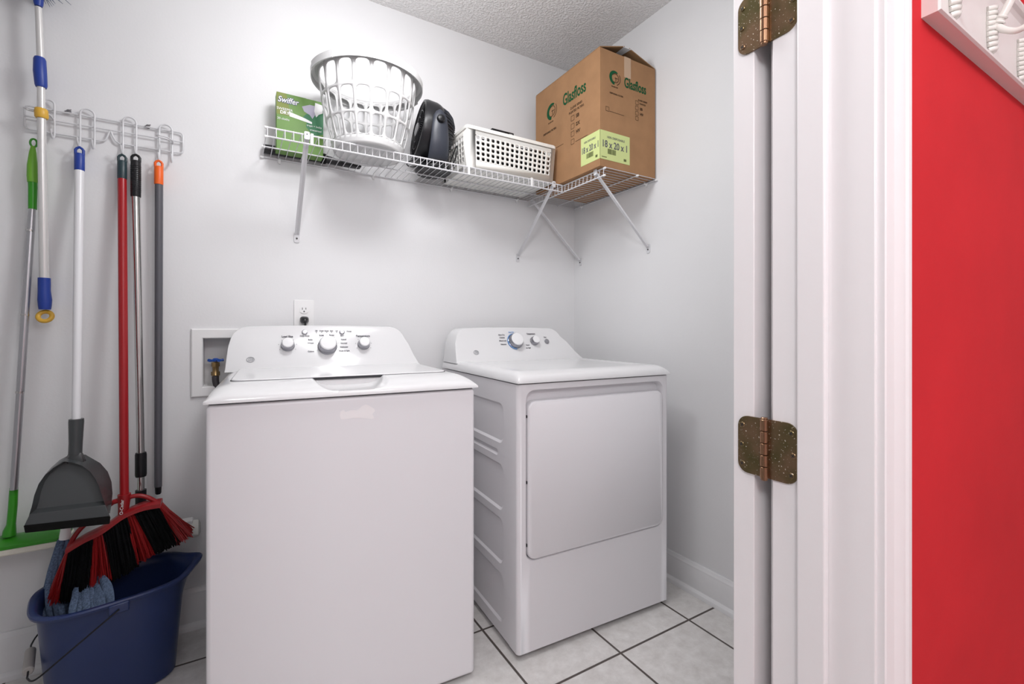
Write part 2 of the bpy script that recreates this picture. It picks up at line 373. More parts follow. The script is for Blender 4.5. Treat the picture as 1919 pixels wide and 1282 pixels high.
# ------------------------------------------------------------------ washing machine
def make_console(mb, W, v0, lean, z0, z1, ul, ur, vb, x0=0.0):
    """sloped-front console: outline (u,z); front at v0+(z-z0)*lean, back at vb"""
    out = [(x0, z0), (x0+.002, z0+.012), (x0+(ul-x0)*.3, z0+.045), (x0+(ul-x0)*.55, z0+.085)]
    cxr = .055
    for k in range(7):
        a = R(165 - 75*k/6); out.append((ul + cxr + cxr*math.cos(a), z1 - cxr*.9 + cxr*.9*math.sin(a)))
    n = 8
    for k in range(1, n): t = k/n; out.append((ul+cxr + (ur-ul-2*cxr)*t, z1 + .004*math.sin(math.pi*t)))
    for k in range(7):
        a = R(90 - 75*k/6); out.append((ur - cxr + cxr*math.cos(a), z1 - cxr*.9 + cxr*.9*math.sin(a)))
    d = W - ur
    out += [(ur + d*.26, z0+.085), (ur + d*.56, z0+.042), (ur + d*.82, z0+.014), (W, z0)]
    fr = [(u, v0 + (z - z0)*lean, z) for u, z in out]; bk = [(u, vb, z) for u, z in out]
    # soft front edge: pulled-in second ring
    uc = W/2
    fr2 = [(uc + (u-uc)*.988, v0 + (z-z0)*lean - .007, z0 + (z-z0)*.955) for u, z in out]
    fr1 = [(uc + (u-uc)*.997, v0 + (z-z0)*lean - .005, z0 + (z-z0)*.985) for u, z in out]
    mb.loft([bk, fr, fr1, fr2])
    return mb

def ga(z0, lean, v0):
    up = Vector((0, lean, 1)).normalized(); xx = Vector((1,0,0)); nn = xx.cross(up)   # nn points to -v
    def at(u, z, o=0.0): return Vector((u, v0 + (z-z0)*lean - .0072, z)) + nn*o
    return up, nn, at

def knob(parent, c, n, r, h, ringm, name='control_knob', ind=0):
    k = MB().lathe([(r*1.0,0), (r*1.0,h*.10), (r*.95,h*.14), (r*.92,h*.70), (r*.84,h*.86)], c, n, 36).build(name, ringm, parent, ang=30)
    MB().lathe([(r*.84,h*.80), (r*.82,h*.92), (r*.74,h), (0,h*1.03)], c, n, 36).build('knob_cap', knob_white, k, ang=30)
    return k

def badge(parent, at, up, nn, u, z, r):
    b = MB().tube([at(u + r*math.cos(a), z, .0006) + up*(r*.8*math.sin(a)) for a in [2*math.pi*i/20 for i in range(20)]], r*.10, 6, True)
    o = b.build('logo_badge', print_pale, parent)
    text('monogram', 'GE', r*1.15, print_pale, o, frame(at(u, z, .0006), (1,0,0), up), bold=.02, shear=.2)

washer = thing('washing_machine', 'white top-loading washing machine in front of the back wall, beside the bucket', 'washing machine', (-.064, 1.285, 0), R(-3.4))
WW, WD, WZ = .680, .655, .874
MB().box(.001, WW-.001, .004, WD, .016, WZ-.004).build('cabinet', enamel_body, washer, bevel=.010, seg=4)
MB().box(.006, WW-.006, .012, WD-.01, WZ-.004, WZ).build('seam_gasket', dark_gap, washer)
def wz(u, v):
    def ease(d, wd): d = max(0.0, min(1.0, d/wd)); return math.sqrt(max(0, 1-(1-d)**2.2))
    # front edge bows slightly
    e = min(ease(u, .055), ease(WW+.006-u, .055)); f = ease(v+.006, .125); b = ease(WD-v, .02)
    z = WZ + .006 + .030*f*e*(.6+.4*b)
    # hand scoop in front of the lid
    cu = abs(u-.338)/.100
    if v < .146 and cu < 1.0: z = min(z, WZ + .013 + .026*cu**5)
    return z
MB().height(-.003, WW+.006, -.006, WD, 200, 190, wz, WZ).build('top_deck', enamel_top, washer, ang=60)
# lid: thin plate with rounded front, seams around it
def lid_poly(g): 
    u0, u1, v0, v1 = .040-g, .640+g, .143-g, .520+g
    p = [(u0, v1), (u0, v0+.03)]
    for k in range(1, 6): a = R(180+90*k/5); p.append((u0+.03+.03*math.cos(a), v0+.03+.03*math.sin(a)))
    for k in range(0, 6): a = R(270+90*k/5); p.append((u1-.03+.03*math.cos(a), v0+.03+.03*math.sin(a)))
    p.append((u1, v1)); return p
MB().prism(lid_poly(.0018), lambda p, q, d: (p, q, d), WZ+.030, WZ+.0368).build('lid_gap', dark_gap, washer)
lid = MB().prism(lid_poly(0), lambda p, q, d: (p, q, d), WZ+.0335, WZ+.0405).build('lid', enamel_top, washer, bevel=.003, seg=3)
MB().box(.254, .422, .1395, .146, WZ+.0300, WZ+.0342).build('handle_slot', dark_gap, washer)
con = make_console(MB(), WW-.022, .505, .50, WZ+.032, 1.058, .012, .606, WD+.005, -.002).build('console', enamel_top, washer, ang=32)
up, nn, at = ga(WZ+.032, .50, .505)
knob(con, at(.187, .990), nn, .0225, .030, chrome); knob(con, at(.318, .985), nn, .0335, .037, chrome); knob(con, at(.447, .990), nn, .0225, .030, chrome)
for u in (.243, .372):
    k = MB().lathe([(.0095,0), (.0095,.0015), (.0085,.003), (.0078,.0032)], at(u, 1.037), nn, 24).build('push_button', chrome, con)
    MB().lathe([(.0074,.0022), (.007,.004), (0,.0045)], at(u, 1.037), nn, 24).build('button_cap', knob_white, k)
badge(con, at, up, nn, .073, .945, .0115)
def lab(t, u, z, s=.0075, m=None, bold=.01): text('printed_text', t, s*1.12, m or print_gray, con, frame(at(u, z, .0004), (1,0,0), up), bold=bold+.015)
lab('Load Size', .186, 1.022, .0085, bold=.02); lab('Temperature', .447, 1.022, .0085, bold=.02)
lab('Soak', .300, 1.026); lab('Rinse', .335, 1.026)
for z, t in ((1.010,'Casual'), (.996,'Normal'), (.982,'Delicates'), (.968,'Drain & Spin')): lab(t, .376, z, .0065)
for z, t in ((1.010,'Bulky'), (.998,'Whites'), (.968,'Colors')): lab(t, .262, z, .0065)
for i, t in enumerate(('Fill', 'Wash', 'Rinse', 'Spin', 'Lid')):
    lab(t, .283 + .0175*i, 1.042, .006)
lab('Deep Rinse', .243, 1.024, .006); lab('Start', .372, 1.024, .006); lab('Power', .398, 1.040, .006)
tk = MB()
for i in range(5): tk.lathe([(.0014,0), (.0012,.0005)], at(.283+.0175*i, 1.036), nn, 10)
for u0_, r_ in ((.187,.029), (.447,.029), (.318,.041)):
    for a in range(-30, 211, 40):
        c = at(u0_ + r_*math.cos(R(a)), .990) + up*(r_*math.sin(R(a)))
        tk.lathe([(.0011,0), (.0009,.0005)], c, nn, 8)
tk.build('print_dots', print_gray, con)
# torn sticker residue on the cabinet front
res = [(.297,.832), (.306,.836), (.310,.830), (.322,.833), (.340,.832), (.352,.842), (.362,.846), (.372,.841), (.384,.833), (.386,.826), (.379,.819), (.384,.808), (.378,.806), (.352,.811), (.330,.813), (.312,.811), (.299,.812), (.296,.822)]
MB().prism(res, lambda p, q, d: (p, d, q), .0034, .0042).build('sticker_residue', mat('torn_sticker_paper', (0.88, 0.85, 0.86), 0.7), washer)
for u in (.05, WW-.05):
    for v in (.06, WD-.06): MB().lathe([(.022,0), (.022,.008), (.012,.010), (.012,.02)], (u, v, 0), n=18).build('foot', rubber_black, washer)

# ------------------------------------------------------------------ dryer
dryer = thing('clothes_dryer', 'white front-loading clothes dryer with square door, right of the washer', 'dryer', (.757, 1.236, 0), R(-2.6))
DW, DD, DZ = .656, .690, .877
FP = .026                                              # depth of the front panel moulding
MB().box(.008, DW-.006, FP, DD, .022, DZ-.004).build('cabinet', enamel_body, dryer, bevel=.006)
MB().box(.012, DW-.012, .014, DD-.01, DZ-.004, DZ).build('seam_gasket', dark_gap, dryer)
# door opening, on the front plane (u, z)
def dloc(px, py):
    a = R(-2.6); o = Vector((.757, 1.236, 0)); n = Vector((-math.sin(a), math.cos(a), 0)); r = ray(px, py); c = Vector((0,0,EYE))
    p = c + r * ((o - c).dot(n) / r.dot(n)) - o
    return p.x*math.cos(a) + p.y*math.sin(a), p.z
ru0, ru1 = .030, DW-.028; rz0, rz1 = .306, .854
def ring2(u0, u1, z0, z1, r, v, n=6): return [(p, v, q) for p, q in rrect(u1-u0, z1-z0, r, n, (u0+u1)/2, (z0+z1)/2)]
fp = MB()
hole = rrect(ru1-ru0, rz1-rz0, .032, 6, (ru0+ru1)/2, (rz0+rz1)/2)
N = len(hole)
def outer_pt(p, q):    # match every hole point to the panel outline
    u0, u1, z0, z1 = .012, DW-.012, .020, DZ-.004
    a = (p-ru0)/(ru1-ru0); b = (q-rz0)/(rz1-rz0)
    cand = [(a, 'l'), (1-a, 'r'), (b, 'b'), (1-b, 't')]
    return (u0 if a < .06 else u1 if a > .94 else u0+(u1-u0)*a, z0 if b < .06 else z1 if b > .94 else z0+(z1-z0)*b)
O = []
for i, (p, q) in enumerate(hole):
    k = i % 7; c = i // 7
    u0, u1, z0, z1 = .014, DW-.014, .020, DZ-.004
    cu, cz = (u1, u0, u0, u1)[c], (z1, z1, z0, z0)[c]
    if k == 3: O.append((cu, cz))
    elif (k < 3) == (c in (0, 2)): O.append((cu, q))
    else: O.append((p, cz))
side_edge = []
rings = [[(p, .0, q) for p, q in O], [(p, .0, q) for p, q in hole],
         [(p, .006, q) for p, q in rrect(ru1-ru0-.006, rz1-rz0-.006, .030, 6, (ru0+ru1)/2, (rz0+rz1)/2)],
         [(p, FP-.001, q) for p, q in rrect(ru1-ru0-.012, rz1-rz0-.012, .028, 6, (ru0+ru1)/2, (rz0+rz1)/2)]]
fp.loft(rings, False, True)
# rounded vertical sides of the front panel
for sgn, ue, uo in ((-1, .014, .0), (1, DW-.014, DW)):
    arc = [(ue + sgn*.014*math.sin(R(a)), .014 - .014*math.cos(R(a))) for a in range(0, 91, 15)] + [(uo, .055)]
    fp.loft([[(u, v, z) for u, v in arc] for z in (.020, DZ-.004)], False, False, closed=False)
fp.add([(.014,0,.020), (DW-.014,0,.020), (DW-.014,FP,.020), (.014,FP,.020)], [(0,1,2,3)])
fp.build('front_panel', enamel_body, dryer, ang=30)
du0, du1, dz0, dz1 = .037, DW-.032, .311, .818
dd = MB().loft([[(p, FP-.004, q) for p, q in rrect(du1-du0, dz1-dz0, .030, 8, (du0+du1)/2, (dz0+dz1)/2)],
                [(p, .003, q) for p, q in rrect(du1-du0, dz1-dz0, .030, 8, (du0+du1)/2, (dz0+dz1)/2)],
                [(p, -.002, q) for p, q in rrect(du1-du0-.003, dz1-dz0-.003, .029, 8, (du0+du1)/2, (dz0+dz1)/2)],
                [(p, -.005, q) for p, q in rrect(du1-du0-.010, dz1-dz0-.010, .026, 8, (du0+du1)/2, (dz0+dz1)/2)]])
ddo = dd.build('door', enamel_body, dryer, ang=40)
for z in (.36, .56, .77): MB().box(du0-.0035, du0-.0005, .002, .012, z-.004, z+.004).build('hinge_pin', dark_gap, dryer)
# pressed side panel with recessed fields (v along depth, z)
sp = MB()
def side_field(v0, v1, z0, z1, V0, V1, Z0, Z1, r):
    h = rrect(v1-v0, z1-z0, r, 6, (v0+v1)/2, (z0+z1)/2); Oq = []
    for i, (p, q) in enumerate(h):
        k = i % 7; c = i // 7; cu, cz = (V1, V0, V0, V1)[c], (Z1, Z1, Z0, Z0)[c]
        Oq.append((cu, cz) if k == 3 else ((cu, q) if (k < 3) == (c in (0, 2)) else (p, cz)))
    i2 = rrect(v1-v0-.016, z1-z0-.016, r*.8, 6, (v0+v1)/2, (z0+z1)/2)
    sp.loft([[(0, p, q) for p, q in Oq], [(0, p, q) for p, q in h], [(.0055, p, q) for p, q in i2]], False, True)
zs = [(.062, .228, .022, .242), (.258, .412, .242, .422), (.438, .595, .422, .606), (.618, .640, .606, .650), (.664, .800, .650, DZ-.004)]
for z0, z1, Z0, Z1 in zs:
    if z1 - z0 < .05: side_field(.140, .600, z0, z1, .055, DD, Z0, Z1, .008)
    else: side_field(.098, .640, z0, z1, .055, DD, Z0, Z1, .030)
sp.build('side_panel', enamel_body, dryer, ang=25)
def dzf(u, v):
    def ease(d, wd): d = max(0.0, min(1.0, d/wd)); return math.sqrt(max(0, 1-(1-d)**2.3))
    e = min(ease(u+.004, .035), ease(DW+.004-u, .045)); f = ease(v+.010, .06)
    dish = max(0, min(1, (min(u-.05, DW-.05-u, v-.08)/.03)))*.004
    return DZ + .005 + .030*f*e - dish
MB().height(-.004, DW+.004, -.010, DD, 120, 120, dzf, DZ).build('top_deck', enamel_top, dryer, ang=60)
dcon = make_console(MB(), DW, .530, .50, DZ+.028, 1.052, .020, .555, DD-.005).build('console', enamel_top, dryer, ang=32)
up, nn, at = ga(DZ+.028, .50, .530); con = dcon
kk = knob(dcon, at(.300, .992), nn, .036, .030, chrome)
MB().tube([at(.300 + .0375*math.cos(R(a)), .992, .002) + up*(.0375*math.sin(R(a))) for a in range(80, 271, 10)], .0022, 6).build('blue_ring', blue_ring_m, kk)
knob(dcon, at(.400, .992), nn, .021, .024, chrome)
sbt = MB().lathe([(.0115,0), (.0115,.004), (.010,.0055), (0,.006)], at(.468, .990), nn, 24).build('start_button', mat('gray_button', (.25,.25,.27), .4), dcon)
badge(dcon, at, up, nn, .098, .948, .0115)
lab('Temperature', .392, 1.026, .0075, bold=.02); lab('Start', .465, 1.010, .0065)
for z, t in ((1.022,'More Dry'), (1.010,'Cottons'), (.996,'Mixed Load'), (.980,'Delicates')): lab(t, .238, z, .0068)
for z, t in ((.975,'Timed'), (.962,'Air Fluff')): lab(t, .360, z, .0065)
lab('Auto Dry', .290, 1.034, .0065, m=blue_ring_m)
for u in (.04, DW-.05):
    for v in (.07, DD-.06): MB().lathe([(.020,0), (.020,.008), (.011,.010), (.011,.024)], (u, v, 0), n=18).build('foot', rubber_black, dryer)

# ------------------------------------------------------------------ wall outlet, plug, washer supply box
po = onY(569.5, 581, BACK)
outlet = thing('wall_outlet', 'white duplex wall outlet above the washing machine', 'outlet', (po.x, BACK, po.z - .019))
MB().prism(rrect(.072, .116, .004), lambda p, q, d: (p, d, q), -.005, -.0002).build('cover_plate', plastic_white, outlet, bevel=.0015)
for z in (.0195, -.0195):
    o = MB().prism([(max(-.0155, min(.0155, .0172*math.cos(a))), z + .0145*math.sin(a)) for a in [2*math.pi*i/40 for i in range(40)]], lambda p, q, d: (p, d, q), -.0072, -.004).build('socket', plastic_white, outlet)
    s = MB().box(-.0072, -.0052, -.0078, -.0068, z+.000, z+.0085).box(.0052, .0072, -.0078, -.0068, z+.001, z+.0085)
    s.lathe([(.0026,0), (.0026,.0008)], (0, -.0070, z-.0065), (0,-1,0), 14)
    s.build('slots', dark_gap, o)
pl = thing('power_plug', 'black power plug in the lower socket of the wall outlet', 'plug', (po.x, BACK-.0075, po.z-.0385))
MB().loft([[(p, 0, q) for p, q in rrect(.030, .026, .010)], [(p, -.012, q-.001) for p, q in rrect(.031, .027, .010)], [(p, -.026, q-.003) for p, q in rrect(.022, .022, .009)], [(p, -.034, q-.006) for p, q in rrect(.012, .012, .005)]]).build('plug_body', black_plastic, pl, ang=50)
MB().tube(bez((0,-.030,-.006), (0,-.040,-.02), (0,-.030,-.06), (.01,-.012,-.16)), .0042, 8).build('cord', black_plastic, pl)
a0, a1 = onY(358, 616, BACK), onY(358, 745, BACK)
sb = thing('washer_supply_box', 'white recessed water supply box with blue valve beside the washer', 'supply box', (a0.x, BACK, a1.z))
BWd, BHt = .262, a0.z - a1.z
ix0, ix1, iz0, iz1 = hx0 - a0.x, hx1 - a0.x, hz0 - a1.z, hz1 - a1.z
fr = MB()
def rr4(x0, x1, z0, z1, y): return [(x0,y,z0), (x1,y,z0), (x1,y,z1), (x0,y,z1)]
fr.loft([rr4(0, BWd, 0, BHt, -.0003), rr4(0, BWd, 0, BHt, -.006), rr4(.004, BWd-.004, .004, BHt-.004, -.009), rr4(ix0-.002, ix1+.002, iz0-.002, iz1+.002, -.009), rr4(ix0+.001, ix1-.001, iz0+.001, iz1-.001, -.005), rr4(ix0+.001, ix1-.001, iz0+.001, iz1-.001, .085)], False, True)
fr.build('box_frame', plastic_white, sb, ang=25)
pv = onY(404, 676, BACK+.035); vx, vz = pv.x - a0.x, pv.z - a1.z
vb = MB().lathe([(.011,-.075), (.011,-.055), (.014,-.054), (.014,-.040), (.010,-.039), (.010,-.022), (.013,-.021), (.013,-.006), (.006,-.005), (.005,.004)], (vx, .035, vz), n=8)
vb.tube([(vx, .035, vz-.030), (vx, .018, vz-.034), (vx, .006, vz-.055)], .009, 10)
vbo = vb.build('valve_body', brass, sb)
hd = MB()
for i in range(5):
    a = R(72*i+10); hd.tube([(vx, .035, vz+.001), (vx+.015*math.cos(a), .035+.015*math.sin(a), vz+.001), (vx+.025*math.cos(a), .035+.025*math.sin(a), vz+.002)], [.006,.006,.0075], 8, flat=.7)
hd.lathe([(.010,-.003), (.010,.006), (.006,.009), (0,.009)], (vx, .035, vz), n=18)
hd.build('valve_handle', valve_blue, vbo)
ho = MB().tube(bez((vx, .006, vz-.055), (vx, -.002, vz-.09), (vx+.01, -.004, vz-.11), (vx+.05, -.006, vz-.135)), .011, 10).build('supply_hose', mat('dark_hose', (.05,.045,.05), .5), sb)

# ------------------------------------------------------------------ wire shelves
SZ, SF = 1.700, 1.668
def wire_shelf(name, label, origin, along, out, L, brace_at, tabs, D=.302, bdrop=.285, ends=()):
    """origin: wall point at one end; along: unit along the wall; out: unit away from the wall"""
    root = thing(name, label, 'wire shelf', origin, 0, None)
    al, ou = Vector(along), Vector(out); zz = Vector((0,0,1))
    P = lambda s, d, z: al*s + ou*d + zz*z
    rails = MB()
    for d, z, r in ((.006, -.004, .003), (.12, -.004, .0024), (D, -.004, .003), (D+.002, -.034, .003)): rails.tube([P(0,d,z), P(L,d,z)], r, 8)
    rails.build('rails', wire_white, root)
    dk = MB(); n = int(L/.0254)
    for i in range(n+1):
        s = .004 + (L-.008)*i/n
        dk.tube([P(s,.006,0), P(s,D-.003,0), P(s,D+.0015,-.003), P(s,D+.0045,-.034)], .00135, 5)
    dk.build('wire_deck', wire_white, root)
    for s in tabs:
        b = MB(); pts = [P(s-.004, D+.006, .002), P(s+.004, D+.006, .002), P(s+.004, D+.006, -.036), P(s-.004, D+.006, -.036)]
        b.loft([pts, [p - ou*.006 for p in pts]]); b.build('lip_tab', plastic_white, root)
    for s in brace_at:
        a, b_ = P(s, D+.004, -.010), P(s, .008, -bdrop); w = .0085
        br = MB(); t = (b_-a).normalized(); nrm = t.cross(al)
        prof = [(-w, 0), (-w*.7, .005), (w*.7, .005), (w, 0), (w*.8, .0), (0, .003), (-w*.8, 0)]
        def rg(c, k=1.0): return [c + al*(p*k) - nrm*(q) for p, q in prof]
        br.loft([rg(a - t*.006), rg(a), rg(b_)])
        # foot plate against the wall
        f0 = P(s, .0005, -bdrop-.002)
        pts = [f0 + al*x + zz*z for x, z in rrect(.020, .040, .006, 4, 0, -.008)]
        br.loft([pts, [p + ou*.0035 for p in pts]])
        hp = [a + al*x + zz*z for x, z in rrect(.017, .026, .004, 4, 0, .002)]
        br.loft([[p + ou*.0015 for p in hp], [p + ou*.004 for p in hp]])
        bo = br.build('support_brace', wire_white, root)
        sc = MB().lathe([(.0035,0), (.0035,.002), (.002,.003)], P(s, .004, -bdrop-.014), out, 12)
        sc.build('screw', mat('dark_screw', (.09,.085,.085), .4, .6), bo)
        MB().lathe([(.0022,0), (.0022,.0006)], a + ou*.0042 + zz*.006, out, 10).build('rivet', mat('dark_screw', (.09,.085,.085), .4, .6), bo)
    nclip = max(2, int(L/.28))
    for i in range(nclip):
        s = .06 + (L-.12)*i/(nclip-1)
        c = MB().lathe([(.007,0), (.007,.006), (.004,.012), (.004,.016)], P(s, .0005, -.006), out, 12)
        q = [P(s-.004, .006, -.001), P(s+.004, .006, -.001), P(s+.004, .006, -.020), P(s-.004, .006, -.020)]
        c.loft([q, [p - ou*.004 for p in q]]); c.build('wall_clip', plastic_white, root)
    for s in ends:
        e = 1 if s > 0 else -1
        for d, z in ((.006,-.004), (.12,-.004), (D,-.004), (D+.002,-.034)): MB().lathe([(.0042,-.006), (.0046,.0), (.0042,.004), (0,.005)], P(s, d, z - .001), al*e, 10).build('end_cap', plastic_white, root)
    return root
SX0 = onY(497, 298, BACK).x - .012
xr = onY(1076, 398, BACK).x
LB = 1.262 - SX0
bx1 = onY(556, 440, BACK).x - SX0; bx2 = onY(970, 485, BACK).x - SX0
tabs = [onY(p, 300, SF).x - SX0 for p in (585, 879, 997)]
wire_shelf('wire_shelf', 'long white wire shelf on the back wall above the washer', (SX0, BACK, SZ), (1,0,0), (0,-1,0), LB, (bx1, bx2), tabs, ends=(0,))
Y0 = 1.40
LR = BACK - Y0 - .008
wire_shelf('wire_shelf', 'short white wire shelf on the right wall under the cardboard box', (RIGHT, Y0, SZ), (0,1,0), (-1,0,0), LR, (.050, onX(1088, 490, RIGHT).y - Y0), (), ends=(0,))
sh = SZ + .0018

# ------------------------------------------------------------------ cardboard carton with printing
bxc = thing('cardboard_box', 'tall brown cardboard box with green lettering on the corner shelf', 'box', (1.247, 1.405, sh))
BX, BY, BH = .315, .462, .476
bd = MB()
t = .004
bd.box(0, t, 0, BY, 0, BH).box(BX-t, BX, 0, BY, 0, BH).box(t, BX-t, 0, t, 0, BH).box(t, BX-t, BY-t, BY, 0, BH).box(t, BX-t, t, BY-t, 0, .006)
bd.build('carton', cardboard, bxc, bevel=.0015, seg=2, merge=False)
fl = lambda x0, x1, z1: MB().loft([[(x0,.002,BH), (x1,.002,BH+z1), (x1,.002,BH+z1+.004), (x0,.002,BH+.004)], [(x0,BY-.002,BH), (x1,BY-.002,BH+z1), (x1,BY-.002,BH+z1+.004), (x0,BY-.002,BH+.004)]])
fl(.001, .137, .042).build('flap', cardboard_in, bxc); fl(BX-.001, .163, .042).build('flap', cardboard_in, bxc)
# tape running over the end
tp = MB().box(.131, .169, -.0008, -.0001, BH-.085, BH+.001); tp.build('packing_tape', tape_m, bxc)
MB().loft([[(.128,.001,BH+.040), (.172,.001,BH+.040), (.172,.001,BH+.0415), (.128,.001,BH+.0415)], [(.128,BY-.004,BH+.050), (.172,BY-.004,BH+.050), (.172,BY-.004,BH+.0515), (.128,BY-.004,BH+.0515)]]).build('top_tape', plastic_white, bxc)
FE = lambda x, z: frame((x, -.0006, z), (1,0,0), (0,0,1))         # end face towards the door
FS = lambda y, z: frame((-.0006, y, z), (0,-1,0), (0,0,1))        # long face towards the washer
def logo(Fm, c1, c2, r):
    mb = MB(); m = Fm(c1, c2)
    pts = [(r*math.cos(R(a)), r*math.sin(R(a))) for a in range(55, 266, 10)]
    pin = [(r*.18 + r*.70*math.cos(R(a)), r*.70*math.sin(R(a))) for a in range(255, 64, -10)]
    mb.prism(pts + pin, lambda p, q, d: m @ Vector((p, q, d)), 0, .0003); o = mb.build('logo_crescent', ink_green, bxc)
    ln = MB()
    for rr_, a0_, a1_ in ((.95,-70,40), (.62,-120,150)):
        ln.tube([m @ Vector((r*rr_*math.cos(R(a)) + r*.12, r*rr_*math.sin(R(a)), .0003)) for a in range(a0_, a1_, 12)], .0011, 4)
    ln.tube([m @ Vector((r*.2, y_*r, .0003)) for y_ in (-.5, .1)], .0011, 4); ln.tube([m @ Vector((x_*r, 0, .0003)) for x_ in (.0, .6)], .0011, 4)
    ln.build('logo_lines', ink_dark, o)
def ptx(Fm, tx, a, z, s, m=ink_dark, bold=0.0, xs=1.0, al='CENTER'): return text('printed_text', tx, s, m, bxc, Fm(a, z), bold=bold, xs=xs, align=al)
def lines(Fm, segs):
    mb = MB()
    for a0_, z0_, a1_, z1_, th in segs:
        m = Fm(0, 0); 
        A, B = Vector((a0_, z0_, .0002)), Vector((a1_, z1_, .0002)); d = (B-A).normalized(); n_ = Vector((-d.y, d.x, 0))*th/2
        mb.loft([[m @ p for p in (A-n_, B-n_, B+n_, A+n_)], [m @ (p + Vector((0,0,.0002))) for p in (A-n_, B-n_, B+n_, A+n_)]])
    mb.build('printed_rules', ink_dark, bxc)
def sq(a, z, s): return [(a,z,a+s,z,.0012), (a+s,z,a+s,z+s,.0012), (a+s,z+s,a,z+s,.0012), (a,z+s,a,z,.0012)]
# long face: y measured along +y; text runs towards -y, so local x = -(y)
logo(FS, .330, .350, .037); ptx(FS, 'Glasfloss', .165, .360, .072, ink_green, .020, .62)
ptx(FS, 'DISPOSABLE FILTERS', .345, .262, .0125, xs=.9, bold=.01); ptx(FS, 'GLASFLOSS', .337, .302, .008)
ptx(FS, 'Z-LINE SERIES', .150, .304, .014, xs=.95); ptx(FS, 'PLEATED FILTERS', .150, .286, .014, xs=.95)
for z, tx in ((.248,'SB'), (.213,'2X'), (.180,'HV')): ptx(FS, tx, .152, z+.010, .021, bold=.02, al='LEFT')
FSl = lambda a, z: frame((-.0006, 0, 0), (0,-1,0), (0,0,1))
sg = []
for z in (.248, .213, .180, .146): sg += sq(-.185, z, .021)
sg += [(-.156, .150, -.075, .150, .0014), (-.30, .17, -.24, .17, .0012)]
lines(FSl, sg)
# end face
logo(FE, .078, .372, .029); ptx(FE, 'Glasfloss', .195, .368, .058, ink_green, .020, .62)
ptx(FE, 'GLASFLOSS', .078, .335, .007); ptx(FE, 'DISPOSABLE FILTERS', .088, .306, .009, xs=.9)
ptx(FE, 'Z-LINE SERIES', .238, .316, .009); ptx(FE, 'PLEATED', .238, .302, .009)
for z, tx in ((.272,'SB'), (.250,'HV')): ptx(FE, tx, .222, z+.008, .015, bold=.02, al='LEFT')
FEl = lambda a, z: frame((0, -.0006, 0), (1,0,0), (0,0,1))
sg = []
for z in (.294, .272, .250, .228): sg += sq(.196, z, .016)
sg += sq(.030, .228, .017) + [(.050, .230, .130, .230, .0012)]
lines(FEl, sg)
lb = MB().box(-.0010, -.0002, -.0010, .118, .030, .146).box(-.0010, .162, -.0010, -.0002, .030, .146)
lbo = lb.build('size_label', label_lime, bxc, merge=False)
def ltx(Fm, tx, a, z, s, bold=0.0, xs=1.0):
    m = Fm(a, z); n_ = m.to_3x3() @ Vector((0,0,.0007)); m = Matrix.Translation(n_) @ m
    text('label_text', tx, s, print_gray, lbo, m, bold=bold, xs=xs)
ltx(FE, '18 x 20 x 1', .080, .092, .039, .018, .80); ltx(FE, '100% DISPOSABLE', .084, .122, .0125)
ltx(FS, '18 x 20 x 1', .059, .090, .036, .018, .66); ltx(FS, '100% DISPOSABLE', .062, .122, .0115, 0, .8)
bc = MB(); x = .040
for i in range(16):
    wd = random.choice((.0012, .002, .003)); bc.box(x, x+wd, -.0014, -.0011, .055, .076); x += wd + random.choice((.0010, .0016))
y = .040
for i in range(12):
    wd = random.choice((.0012, .002, .003)); bc.box(-.0014, -.0011, y, y+wd, .052, .072); y += wd + random.choice((.0010, .0016))
bc.box(.128, .142, -.0014, -.0011, .040, .050).box(-.0014, -.0011, .014, .026, .040, .050).box(.008, .035, -.0014, -.0011, .038, .041)
bc.build('barcode', mat('barcode_ink', (.09,.11,.03), .7), lbo)

# ------------------------------------------------------------------ perforated storage basket and what is in it
q0 = Vector((.800, 1.690, sh)); BWX, BDY, BZ = .418, .255, .165
stb = thing('storage_basket', 'white rectangular plastic basket with square holes on the wire shelf', 'basket', q0)
def fl_(z): return .010 * z / BZ
bk = MB()
ff = lambda y: (lambda u, v: (u + (u/BWX-.5)*2*fl_(v), y - fl_(v) if y == 0 else y + fl_(v), v))
m0, m1, h0, h1 = .036, BWX-.020, .032, BZ-.030
for yy in (0, BDY):
    g = ff(yy); bk.perf(g, m0, m1, h0, h1, 16, 5, .0136, .0128, 3.2, 16)
    for (a, b, c, d) in ((0, m0, 0, BZ), (m1, BWX, 0, BZ), (m0, m1, 0, h0), (m0, m1, h1, BZ)): bk.add([g(a,c), g(b,c), g(b,d), g(a,d)], [(0,1,2,3)])
for xx in (0, BWX):
    g = lambda u, v, xx=xx: (xx + (-1 if xx == 0 else 1)*fl_(v), u + (u/BDY-.5)*2*fl_(v), v)
    bk.perf(g, .030, BDY-.030, h0, h1, 8, 5, .0150, .0150, 3.2, 16)
    for (a, b, c, d) in ((0, .03, 0, BZ), (BDY-.03, BDY, 0, BZ), (.03, BDY-.03, 0, h0), (.03, BDY-.03, h1, BZ)): bk.add([g(a,c), g(b,c), g(b,d), g(a,d)], [(0,1,2,3)])
bk.add([(0,0,0), (BWX,0,0), (BWX,BDY,0), (0,BDY,0)], [(0,1,2,3)])
bk.build('basket_body', plastic_cream, stb, solid=.0025, off=1.0 if False else 0.0, ang=30)
rm = MB(); e = .010
cxm, cym = BWX/2, BDY/2
R1 = [(p, q) for p, q in rrect(BWX+.02+.009, BDY+.02+.009, .014, 5, cxm, cym)]; R0 = [(p, q) for p, q in rrect(BWX+.02-.004, BDY+.02-.004, .010, 5, cxm, cym)]
